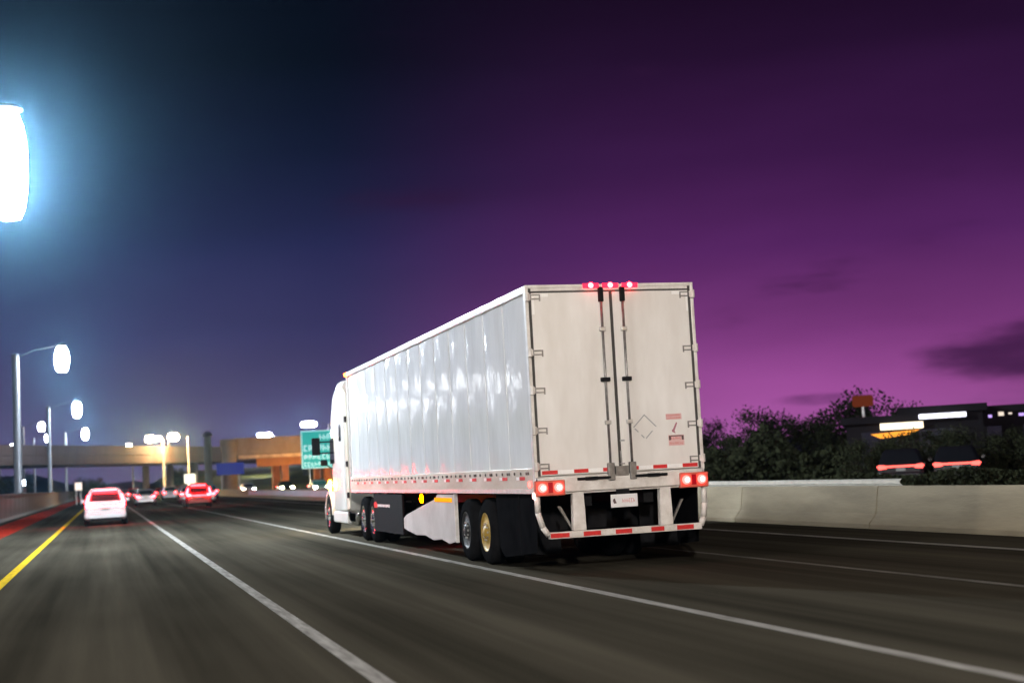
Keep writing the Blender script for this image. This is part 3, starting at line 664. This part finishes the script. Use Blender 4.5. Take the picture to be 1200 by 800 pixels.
g = MB(); g.loft([sec(3.38, 1.10, .60, 2.05), sec(4.1, 1.04, .58, 1.85, .25), sec(4.75, .98, .55, 1.62, .28), sec(5.0, .92, .55, 1.45, .28)]); g.build('hood', cab_w, tx, smooth=True)
g = MB(); g.prism([(3.28, 2.72), (3.36, 2.70), (3.62, 2.05), (3.50, 2.02)], 'x', -1.02, 1.02); g.build('windshield', glass_dark, tx)
for sgn in (-1, 1):
    g = MB(); g.prism([(2.35, 1.9), (3.15, 1.9), (3.05, 2.55), (2.4, 2.6)], 'x', sgn * 1.262, sgn * 1.275); g.build('side_window', glass_dark, tx)
    g = MB(); g.prism([(1.0, 2.45), (1.35, 2.45), (1.35, 3.1), (1.0, 3.1)], 'x', sgn * 1.291, sgn * 1.296); g.build('sleeper_window', glass_dark, tx)
    # side extender fairing behind the cab
    g = MB(); g.prism([(.12, .75), (.54, .70), (.54, 3.80), (.12, 3.62)], 'x', sgn * 1.25, sgn * 1.275); g.build('side_extender', mat('extender', (.55, .52, .42), rough=.45, var=.1, scale=2), tx)
    for zz in (1.0, 1.78, 2.9):
        g = MB(); g.box(*sorted((sgn * 1.276, sgn * 1.31)), .14, .32, zz, zz + .14); g.build('latch', black_paint, tx)
    g = MB(); g.box(*sorted((sgn * 1.0, sgn * 1.26)), .7, 3.0, .34, .655); g.build('side_fairing', cab_w, tx, bevel=.05)
    # fender and steer wheel
    rings = []
    for q in range(9):
        a = math.pi * q / 8; rings.append([(sgn * .82, 3.95 - .64 * math.cos(a), .52 + .64 * math.sin(a)), (sgn * 1.24, 3.95 - .64 * math.cos(a), .52 + .64 * math.sin(a)), (sgn * 1.24, 3.95 - .58 * math.cos(a), .52 + .58 * math.sin(a)), (sgn * .82, 3.95 - .58 * math.cos(a), .52 + .58 * math.sin(a))])
    g = MB(); g.loft(rings); g.build('fender', cab_w, tx, smooth=False)
    wheel_pair(tx, sgn * 1.25, 3.95, .52, .29, sgn, chrome, dual=False)
    for yy in (-2.95, -1.72): wheel_pair(tx, sgn * 1.27, yy, .52, .27, sgn, chrome)
    # mirrors
    g = MB(); g.box(*sorted((sgn * 1.50, sgn * 1.72)), 3.30, 3.42, 2.15, 2.62); mr = g.build('mirror', black_paint, tx, bevel=.03)
    g = MB(); g.cyl((sgn * 1.2, 3.25, 2.5), (sgn * 1.55, 3.34, 2.5), .02, n=6); g.cyl((sgn * 1.2, 3.25, 2.2), (sgn * 1.55, 3.34, 2.2), .02, n=6); g.build('mirror_arm', black_paint, mr)
    g = MB(); g.box(*sorted((sgn * 1.28, sgn * 1.46)), 3.55, 3.66, 1.86, 2.02); mr2 = g.build('mirror', black_paint, tx, bevel=.03)
    g = MB(); g.cyl((sgn * 1.0, 3.9, 1.7), (sgn * 1.34, 3.62, 1.9), .015, n=6); g.build('mirror_arm', black_paint, mr2)
    g = MB(); g.lathe([(0, .15), (sgn * .05, .14), (sgn * .10, .03)], c=(sgn * 1.27, 3.18, 1.32), axis='x', n=12); g.build('cab_marker', lampmat('cab_yellow', (1, .55, .03), 60), tx, smooth=True)
    g = MB(); g.box(*sorted((sgn * .62, sgn * .95)), 4.86, 5.02, .85, 1.15); g.build('headlight', head_warm, tx, bevel=.03)
g = MB(); g.box(-1.2, 1.2, 4.85, 5.15, .35, .74); g.build('bumper', chrome, tx, bevel=.05)
g = MB(); g.box(-.5, .5, 5.0, 5.06, .76, 1.35); g.build('grille', chrome, tx, bevel=.02)
g = MB(); g.box(-.5, -.38, -3.6, 4.6, .62, .86); g.box(.38, .5, -3.6, 4.6, .62, .86); g.build('frame_rail', black_paint, tx)
g = MB(); g.lathe([(0, .55), (.08, .55), (.1, .3)], c=(0, -2.3, .9), axis='z', n=20); g.build('fifth_wheel', black_paint, tx)
for sgn in (-1, 1):
    g = MB(); g.box(*sorted((sgn * .62, sgn * 1.26)), -3.66, -3.63, .25, .95); g.build('mud_flap', rubber, tx)
    g = MB(); g.cyl((sgn * .95, .7, .55), (sgn * .95, 2.5, .55), .28, n=16); g.build('fuel_tank', chrome, tx, smooth=True)
    for yy in (-2.95, -1.72):
        if sgn > 0: g = MB(); g.cyl((-.7, yy, .52), (.7, yy, .52), .09); g.build('axle', black_paint, tx)

# ------------------------------------------------------------------ cars
def make_car(paint, label, cat, tail, head=None, suv=False, loc=(0, 0, 0), rz=0, group=None, name='car', big=False, lightbar=False):
    """local +y is forward, origin on the ground under the rear bumper centre"""
    r = tag(empty(name, loc, rz), label, cat, group)
    Lc = 4.6; hw = .91; belt = 1.02 if suv else .93; roof = 1.62 if suv else 1.44
    def ring(y, w, z0, z1, c=.10):
        return [(-w + c, y, z0), (w - c, y, z0), (w, y, z0 + c), (w, y, z1 - c * 1.4), (w - c * 1.1, y, z1), (-w + c * 1.1, y, z1), (-w, y, z1 - c * 1.4), (-w, y, z0 + c)]
    if suv: st = [(0, .72, .42, .92), (.06, .84, .30, 1.0), (.35, .90, .24, belt), (1.6, hw, .22, belt), (3.1, hw, .22, belt - .02), (3.4, .90, .22, belt - .06), (4.2, .87, .24, .88), (4.52, .80, .30, .78), (4.6, .68, .38, .68)]
    else: st = [(0, .70, .40, .84), (.06, .84, .28, .92), (.5, .89, .22, belt), (1.4, hw, .20, belt), (3.0, hw, .20, belt - .02), (3.3, .90, .20, belt - .05), (4.15, .87, .22, .82), (4.5, .80, .28, .70), (4.6, .68, .36, .62)]
    g = MB(); g.loft([ring(*s) for s in st]); g.build('body', paint, r, smooth=False, bevel=.02)
    if suv: y = (.20, .62, 2.75, 3.35)
    else: y = (.62, 1.25, 2.65, 3.35)
    b, t = belt - .012, roof
    def cring(z, y0, y1, w, c=.12): return [(-w, y0 + c, z), (-w + c, y0, z), (w - c, y0, z), (w, y0 + c, z), (w, y1 - c, z), (w - c, y1, z), (-w + c, y1, z), (-w, y1 - c, z)]
    g = MB(); g.loft([cring(b, y[0], y[3], .84), cring(b + (t - b) * .8, y[0] + (y[1] - y[0]) * .85, y[2] + (y[3] - y[2]) * .22, .68), cring(t, y[1] + .12, y[2] - .1, .58)]); g.build('roof', paint, r, bevel=.015)
    # rear window, slightly proud of the cabin slope
    zl, zh = b + .05, b + (t - b) * .76
    def yat(z): return y[0] + (y[1] - y[0]) * .85 * (z - b) / ((t - b) * .8)
    def wat(z): return .84 - .16 * (z - b) / ((t - b) * .8)
    g = MB(); g.add([(-wat(zl) + .15, yat(zl) - .012, zl), (wat(zl) - .15, yat(zl) - .012, zl), (wat(zh) - .15, yat(zh) - .012, zh), (-wat(zh) + .15, yat(zh) - .012, zh),
                     (-wat(zl) + .15, yat(zl) + .02, zl), (wat(zl) - .15, yat(zl) + .02, zl), (wat(zh) - .15, yat(zh) + .02, zh), (-wat(zh) + .15, yat(zh) + .02, zh)],
                    [(0, 1, 2, 3), (7, 6, 5, 4), (0, 4, 5, 1), (1, 5, 6, 2), (2, 6, 7, 3), (3, 7, 4, 0)]); g.build('rear_window', glass_dark, r)
    def yf(z): return y[3] - (y[3] - y[2]) * .78 * (z - b) / ((t - b) * .8)
    g = MB(); g.add([(-wat(zl) + .12, yf(zl) + .012, zl), (wat(zl) - .12, yf(zl) + .012, zl), (wat(zh) - .12, yf(zh) + .012, zh), (-wat(zh) + .12, yf(zh) + .012, zh),
                     (-wat(zl) + .12, yf(zl) - .02, zl), (wat(zl) - .12, yf(zl) - .02, zl), (wat(zh) - .12, yf(zh) - .02, zh), (-wat(zh) + .12, yf(zh) - .02, zh)],
                    [(0, 1, 2, 3), (7, 6, 5, 4), (0, 4, 5, 1), (1, 5, 6, 2), (2, 6, 7, 3), (3, 7, 4, 0)]); g.build('windshield', glass_dark, r)
    for s in (-1, 1):
        g = MB()
        def q(yy, z, o): return (s * (wat(z) + o), yy, z)
        for (ya, yb, yc, yd) in (((yat(zl) + .25), 1.75 + (0 if suv else .15), 1.75 + (0 if suv else .15), yat(zh) + .2), (1.83 + (0 if suv else .15), yf(zl) - .25, yf(zh) - .15, 1.83 + (0 if suv else .15))):
            vs = [q(ya, zl, .008), q(yb, zl, .008), q(yc, zh, .008), q(yd, zh, .008), q(ya, zl, -.02), q(yb, zl, -.02), q(yc, zh, -.02), q(yd, zh, -.02)]
            g.add(vs, [(0, 1, 2, 3), (7, 6, 5, 4), (0, 4, 5, 1), (1, 5, 6, 2), (2, 6, 7, 3), (3, 7, 4, 0)])
        g.build('side_window', glass_dark, r)
        zc = .86 if suv else .78
        g = MB(); g.prism([(s * .50, zc - .06), (s * .80, zc - .09), (s * .84, zc + .04), (s * .80, zc + .09), (s * .55, zc + .07)], 'y', -.02, .14); g.build('taillight', tail, r, bevel=.015)
        g = MB(); g.prism([(s * .48, .60), (s * .78, .62), (s * .80, .72), (s * .52, .72)], 'y', 4.40, 4.61); g.build('headlight', head or glass_dark, r, bevel=.015)
        g = MB(); g.box(*sorted((s * .90, s * 1.06)), 3.0, 3.12, belt - .02, belt + .12); g.build('mirror', paint, r, bevel=.02)
        for yy in (.85, 3.75):
            e = empty('wheel', (s * .92, yy, .33)); e.parent = r
            g = MB(); g.lathe([(0, .20), (-s * .01, .30), (-s * .04, .33), (-s * .18, .33), (-s * .21, .30), (-s * .21, .20)], n=24, hollow=True); g.build('tyre', rubber, e, smooth=True)
            g = MB(); g.lathe([(s * .002, .20), (-s * .03, .17), (-s * .02, .05), (s * .0, .01)], n=16, caps=False); g.build('rim', galv, e, smooth=True)
    if big:
        for s in (-1, 1):
            g = MB(); g.prism([(s * .72, .98), (s * .86, .96), (s * .74, 1.34), (s * .67, 1.36)], 'y', .10, .40); g.build('taillight', tail, r, bevel=.01)
        g = MB(); g.box(-.50, .50, .42, .50, 1.50, 1.545); g.build('brake_light', tail, r, bevel=.01)
        g = MB(); g.box(-.47, .47, -.01, .0, .80, .835); g.build('brake_light', tail, r)
    if lightbar:
        g = MB(); g.box(-.86, .86, -.035, .02, .765, .835); g.build('light_bar', tail, r, bevel=.01)
    g = MB(); g.loft([ring(-.07, .70, .34, .52, .06), ring(-.02, .83, .32, .58, .06), ring(.10, .885, .30, .58, .06)]); g.build('rear_bumper', paint, r)
    g = MB(); g.box(-.62, .62, -.075, .0, .22, .335); g.build('bumper_trim', black_paint, r, bevel=.01)
    zp = .70 if suv else .66
    g = MB(); g.box(-.17, .17, -.028, -.005, zp - .04, zp + .08); p = g.build('license_plate', mat('car_plate', (.25, .25, .24), rough=.6), r)
    return r
paint_white = mat('car_paint_white', (.50, .49, .50), rough=.25, coat=1, var=.03, scale=3)
paint_red = mat('car_paint_red', (.38, .02, .025), rough=.25, coat=1, var=.1, scale=3)
paint_silver = mat('car_paint_silver', (.50, .51, .55), rough=.3, metal=.5, coat=1, var=.05, scale=3)
paint_dark = mat('car_paint_dark', (.012, .012, .015), rough=.25, coat=1, var=.1, scale=3)
paint_blue = mat('car_paint_blue', (.22, .34, .62), rough=.25, coat=1, var=.1, scale=3)
GC = 'cars driving ahead on the highway'
make_car(paint_white, 'white crossover with glowing red taillights in the left lane ahead', 'car', red_car, suv=True, big=True, loc=(.02, 65.5, 0), group=GC)
make_car(paint_red, 'small red car with taillights on in the middle of the highway', 'car', red_car, suv=True, big=True, loc=(6.25, 102, 0), group=GC)
far = [((3.5, 132, 0), paint_silver, 'silver car just right of the white crossover in distant traffic', False),
       ((3.9, 158, 0), paint_dark, 'dark car in the second lane of the distant traffic', False),
       ((3.6, 190, 0), paint_red, 'far red car in the second lane near the overpass', True),
       ((7.6, 138, 0), paint_white, 'white sedan directly left of and beyond the red car', False),
       ((7.3, 172, 0), paint_silver, 'silver crossover in the third lane behind the white sedan', True),
       ((11.0, 160, 0), paint_blue, 'pale blue sedan in the far right lane beyond the red car', False),
       ((.1, 150, 0), paint_dark, 'dark crossover hidden behind the white crossover', True),
       ((3.9, 212, 0), paint_white, 'faint white car under the overpass in the second lane', False),
       ((7.5, 205, 0), paint_red, 'faint red car under the overpass in the third lane', False),
       ((-.2, 232, 0), paint_red, 'tiny red car farthest ahead in the left lane', False),
       ((3.2, 240, 0), paint_silver, 'tiny silver car farthest ahead in the second lane', False),
       ((.4, 172, 0), paint_red, 'red car farther ahead in the left lane beyond the white crossover', True),
       ((7.9, 121, 0), paint_silver, 'silver car partly hidden beyond the nearer red car', False),
       ((10.9, 205, 0), paint_white, 'white crossover in the far right lane under the overpass', True)]
for l_, p_, t_, s_ in far: make_car(p_, t_, 'car', red_far, suv=s_, loc=l_, group=GC)
GH = 'oncoming cars with headlights beyond the barrier'
make_car(paint_silver, 'oncoming car with bright headlights left of the truck hood', 'car', red_far, head=head_warm, loc=(21.3, 152, 0), rz=math.pi, group=GH)
make_car(paint_white, 'oncoming car with white headlights under the blue sign', 'car', red_far, head=head_white, loc=(17.6, 190, 0), rz=math.pi, group=GH)
make_car(paint_dark, 'oncoming dark car with headlights before the ramp piers', 'car', red_far, head=head_warm, loc=(21.2, 180, 0), rz=math.pi, group=GH)
GS = 'cars queued on the side road at right'
for k_, (px_, py_) in enumerate(((28.3, 48.3), (30.0, 47.2))):
    make_car(paint_dark, ('dark car with full red tail glow left in the pair at far right', 'dark car with full red tail glow right in the pair at far right')[k_], 'car', lampmat('tail_side_road', (1, .10, .08), 3.5), loc=(px_ + .4, py_, 0), rz=-math.radians(33), group=GS, lightbar=True)
fl = tag(empty('floodlight', (-8.9, 170, 0)), 'low white floodlight behind the left wall near the frame edge', 'floodlight')
g = MB(); g.cyl((0, 0, 0), (0, 0, 2.7), .07); g.build('post', galv, fl)
g = MB(); g.box(-.35, .35, -.1, .1, 2.6, 3.05); h = g.build('housing', black_paint, fl, bevel=.03)
g = MB(); g.box(-.45, .45, -.14, -.102, 2.55, 3.1); g.build('lens', lampmat('flood_white', (.85, .92, 1), 22), h)

# ------------------------------------------------------------------ hill and background
rnd = random.Random(3)
g = MB(); nx, ny = 44, 30; vs = []
for j in range(ny + 1):
    for i in range(nx + 1):
        X = 13.6 + 90 * i / nx; Y = 262 + 440 * j / ny
        u = i / nx; v = j / ny
        h = 6.2 * min(1, (u * 12)) ** .8 * math.sin(math.pi * min(1, v * 1.0)) ** .6 + .25 * math.sin(X * .3) * math.cos(Y * .11)
        vs.append((X, Y, -.3 + max(0, h) if 0 < v < 1 and u > 0 else -.3))
g.add(vs, [(j * (nx + 1) + i, j * (nx + 1) + i + 1, (j + 1) * (nx + 1) + i + 1, (j + 1) * (nx + 1) + i) for j in range(ny) for i in range(nx)])
struct(g.build('grass_hill', hill_m, smooth=True))
g = MB(); nx, ny = 60, 6; vs = []
for j in range(ny + 1):
    for i in range(nx + 1):
        X = -500 + 1300 * i / nx; v = j / ny
        vs.append((X, 900 + 200 * v, -1 + (9 + 5 * math.sin(i * .7) + 3 * math.sin(i * 1.9)) * math.sin(math.pi * v)))
g.add(vs, [(j * (nx + 1) + i, j * (nx + 1) + i + 1, (j + 1) * (nx + 1) + i + 1, (j + 1) * (nx + 1) + i) for j in range(ny) for i in range(nx)])
struct(g.build('distant_hills', mat('far_hill', (.03, .028, .03), rough=1), smooth=True))

def tree_proto(seed, H, R, low=.12):
    rd = random.Random(seed)
    t = MB()
    t.cyl((0, 0, -.05), (.05, 0, H * .35), .05 * H * .55, .03 * H * .5, n=8, cap=False)
    tips = []
    for k in range(7):
        a = rd.uniform(0, 6.28); el = rd.uniform(.35, 1.1); ln = H * rd.uniform(.25, .5)
        p0 = Vector((.03, 0, H * rd.uniform(.18, .36))); p1 = p0 + Vector((math.cos(a) * math.cos(el), math.sin(a) * math.cos(el), math.sin(el))) * ln
        t.cyl(p0, p1, .016 * H * .5, .006 * H * .5, n=6, cap=False); tips.append(p1)
    c = MB()
    clumps = []
    for k in range(26):
        a = rd.uniform(0, 6.28); rr = R * rd.uniform(.1, .85); zz = H * rd.uniform(low + .08, .92)
        sh = 1 - abs((zz / H - .55)) * .9
        clumps.append((Vector((math.cos(a) * rr * sh, math.sin(a) * rr * sh, zz)), R * rd.uniform(.20, .42)))
    for cc, cr_ in clumps:
        for q in range(120):
            d = Vector((rd.gauss(0, 1), rd.gauss(0, 1), rd.gauss(0, .8))); d = d / max(.01, d.length) * cr_ * rd.uniform(.45, 1.1)
            p = cc + d; n1 = Vector((rd.gauss(0, 1), rd.gauss(0, 1), rd.gauss(0, 1))).normalized(); u1 = n1.orthogonal().normalized(); w1 = n1.cross(u1); s_ = rd.uniform(.09, .20)
            c.add([p - u1 * s_, p - w1 * s_ * .5, p + u1 * s_, p + w1 * s_ * .5], [(0, 1, 2, 3)])
    return t, c
protos = []
for sd, H_, R_ in ((1, 6.0, 3.4), (2, 5.0, 3.8), (5, 7.2, 3.2)):
    t, c = tree_proto(sd, H_, R_)
    e = empty('tree', (0, 0, 0)); a = t.build('trunk', bark_m, e, smooth=True); b = c.build('crown', leaf_m, e)
    protos.append((e, a, b, H_))
used = [False] * 3
def tree(idx, x, y, s, rz, label, group):
    e, a, b, H_ = protos[idx]
    if used[idx]:
        e2 = e.copy(); COL.objects.link(e2)
        for o in (a, b):
            c = o.copy(); COL.objects.link(c); c.parent = e2
    else: e2 = e; used[idx] = True
    e2.location = (x, y, 0); e2.rotation_euler = (0, 0, rz); e2.scale = (s, s, s)
    tag(e2, label, 'tree', group)
# right-hand dark tree line (azimuths about 22 to 38 degrees)
TG = 'dark trees beyond the far carriageway'
rd = random.Random(12)
az = 21.5; k = 0
trees_r = []
while az < 38.5:
    D = rd.uniform(74, 92); trees_r.append((az, D)); az += rd.uniform(1.55, 2.15)
for k, (az_, D) in enumerate(trees_r):
    z_top = 3.5 + (.9 if 27 < az_ < 29.5 else 0) - (1.0 if az_ > 31 else 0) - (.4 if az_ < 24 else 0)
    i_ = k % 3; s_ = z_top / protos[i_][3] * rd.uniform(.95, 1.12)
    words = ['low', 'broad', 'dense', 'ragged', 'tallest', 'round', 'rough', 'wide', 'small', 'squat', 'spreading']
    place = 'just right of the trailer' if k == 0 else ('at the right edge of the photo' if k == len(trees_r) - 1 else 'number %d from the trailer' % (k + 1))
    place = ['just right of the trailer', 'second from the trailer', 'third from the trailer', 'fourth from the trailer', 'left of the orange roof glow', 'under the orange roof glow', 'before the orange lit canopy', 'before the white lit shop sign', 'right of the white shop sign', 'before the string of small lights', 'at the right edge'][min(k, 10)]
    tree(i_, math.sin(math.radians(az_)) * D, math.cos(math.radians(az_)) * D, s_, rd.uniform(0, 6.28), 'dark leafy tree in the tree line ' + place, TG)
# second, farther ragged row so the sky does not show under the crowns
for k in range(9):
    az_ = 22 + k * 1.95 + rd.uniform(-.3, .3); D = rd.uniform(100, 108); i_ = (k + 1) % 3
    tree(i_, math.sin(math.radians(az_)) * D, math.cos(math.radians(az_)) * D, (3.9 if az_ < 31 else 3.2) / protos[i_][3] * rd.uniform(.9, 1.15), rd.uniform(0, 6.28), 'dim tree in the back row behind the dark tree line at right', 'back row of dark trees at right')
# hedge mass along their feet
hg = MB(); rd = random.Random(9)
for q in range(20000):
    az_ = math.radians(rd.uniform(20, 40)); D = rd.uniform(66, 78); hh = 1.9 + .6 * math.sin(az_ * 60) + .4 * math.sin(az_ * 143)
    p = Vector((math.sin(az_) * D, math.cos(az_) * D, rd.uniform(0, hh))); n1 = Vector((rd.gauss(0, 1), rd.gauss(0, 1), rd.gauss(0, 1))).normalized(); u1 = n1.orthogonal().normalized(); w1 = n1.cross(u1); s_ = rd.uniform(.08, .19)
    hg.add([p - u1 * s_, p - w1 * s_ * .6, p + u1 * s_, p + w1 * s_ * .6], [(0, 1, 2, 3)])
for q in range(7000):
    az_ = math.radians(rd.uniform(27, 40)); D = rd.uniform(50.5, 52.5); hh = .62 + .10 * math.sin(az_ * 90)
    p = Vector((math.sin(az_) * D, math.cos(az_) * D, rd.uniform(0, hh))); n1 = Vector((rd.gauss(0, 1), rd.gauss(0, 1), rd.gauss(0, 1))).normalized(); u1 = n1.orthogonal().normalized(); w1 = n1.cross(u1); s_ = rd.uniform(.05, .11)
    hg.add([p - u1 * s_, p - w1 * s_ * .6, p + u1 * s_, p + w1 * s_ * .6], [(0, 1, 2, 3)])
tag(hg.build('undergrowth', leaf_m), 'dark undergrowth along the foot of the tree line right of the trailer', 'bushes', kind='stuff')
# small dark trees below the overpass and at left
for (x, y, s, i_, lb) in ((-3.6, 262, .72, 1, 'dark bush like tree under the bridge right beside the slim poles'), (-1.3, 266, .62, 0, 'dark tree behind the roof of the white crossover'), (13.9, 330, .8, 1, 'left tree on the foot of the grassy slope'), (5.4 + 11, 345, .95, 0, 'right tree on the grassy slope'), (20, 350, 1.0, 2, 'tree on top of the grassy slope under the bridge'),
                          (-17.5, 262, .9, 1, 'dark tree behind the left wall at the frame edge'), (-14.5, 290, .8, 2, 'dark tree left of the white floodlight')):
    tree(i_, x, y, s, x, lb, 'distant trees around the overpass')

rd = random.Random(31)
for k in range(9):
    az_ = 29.2 + k * 1.0; D = rd.uniform(58.5, 60.5)
    tree(k % 3, math.sin(math.radians(az_)) * D, math.cos(math.radians(az_)) * D, rd.uniform(1.8, 2.3) / protos[k % 3][3], rd.uniform(0, 6.28), 'low dark shrub growing before the lit shop fronts at right', 'shrubs before the shops')
# shops at right, far away, with lit fascias
def shop(loc, rz, w, d, h, label, sign, smat, canopy=None):
    r = tag(empty('shop_building', loc, rz), label, 'building')
    g = MB(); g.box(-w / 2, w / 2, 0, d, 0, h); g.build('wall', shop_dark, r)
    g = MB(); g.box(-w / 2 - .2, w / 2 + .2, -.3, d + .2, h + .002, h + .3); g.build('roof', shop_dark, r)
    sx, sw, sz, sh = sign
    g = MB(); g.box(sx, sx + sw, -.45, -.31, sz, sz + sh); g.build('lit_sign', smat, r, bevel=.03)
    for k in range(int(w // 2.4)):
        x = -w / 2 + .6 + 2.4 * k; g = MB(); g.box(x, x + 1.5, -.04, -.002, .6, 2.2); wdo = g.build('window', glass_dark, r)
    return r
def pol(az, D): return (math.sin(math.radians(az)) * D, math.cos(math.radians(az)) * D, 0)
D = 63
s1 = shop(pol(30.9, D), -math.radians(31), 4.6, 5, 2.55, 'dark low building with an orange and white lit canopy edge', (-.9, 1.75, 2.25, .28), lampmat('sign_white_warm', (1, .86, .62), 2.2))
g = MB(); g.prism([(-1.3, 2.10), (.7, 2.21), (.3, 2.02), (-.9, 1.90)], 'y', -.5, -.36); g.build('orange_awning', lampmat('sign_orange', (1, .36, .04), 1.6), s1)
s2 = shop(pol(32.4, D), -math.radians(32), 3.2, 5, 2.85, 'dark low building with a bluish white lit sign', (-.95, 1.9, 2.62, .20), lampmat('sign_cool', (.85, .85, 1), 2.6))
s3 = shop(pol(35.0, D + 4), -math.radians(35), 5.4, 5, 2.8, 'dark low building with dotted small lights at the right edge', (-1.6, .25, 2.62, .14), lampmat('sign_soft', (1, .85, .7), 1.0))
for k_ in range(7):
    g = MB(); g.box(-1.1 + k_ * .42, -.95 + k_ * .42 + .08 * (k_ % 2), -.45, -.31, 2.58 + .05 * ((k_ * 7) % 3), 2.70 + .05 * ((k_ * 5) % 3)); g.build('lit_sign', lampmat('sign_soft', (1, .85, .7), 1.0) if k_ % 3 else lampmat('sign_violet', (.6, .4, 1), 1.2), s3)
og = tag(empty('lit_roof_sign', pol(29.5, 72), -math.radians(29.5)), 'dim orange glowing roof sign above the dark trees', 'sign')
g = MB(); g.box(-.5, .5, -.1, .1, 3.55, 4.1); g.build('panel', lampmat('sign_rust', (1, .20, .08), .12), og, bevel=.1)
g = MB(); g.cyl((0, 0.13, 0), (0, 0.13, 3.9), .08); g.build('post', galv, og)

# ------------------------------------------------------------------ air
g = MB(); g.box(-560, 860, -130, 1290, -1.5, 16)
hz = g.build('haze', None) if False else None
me = bpy.data.meshes.new('haze'); me.from_pydata(g.v, [], g.f); me.update()
hz = bpy.data.objects.new('haze', me); COL.objects.link(hz); hz['kind'] = 'stuff'
hm = bpy.data.materials.new('haze_air'); hm.use_nodes = True
t = hm.node_tree
for n in list(t.nodes): t.nodes.remove(n)
pv = N(t, 'ShaderNodeVolumePrincipled'); pv.inputs['Density'].default_value = .00021; pv.inputs['Color'].default_value = (.30, .66, 1, 1); pv.inputs['Anisotropy'].default_value = .95
o = N(t, 'ShaderNodeOutputMaterial'); t.links.new(pv.outputs[0], o.inputs['Volume'])
me.materials.append(hm)
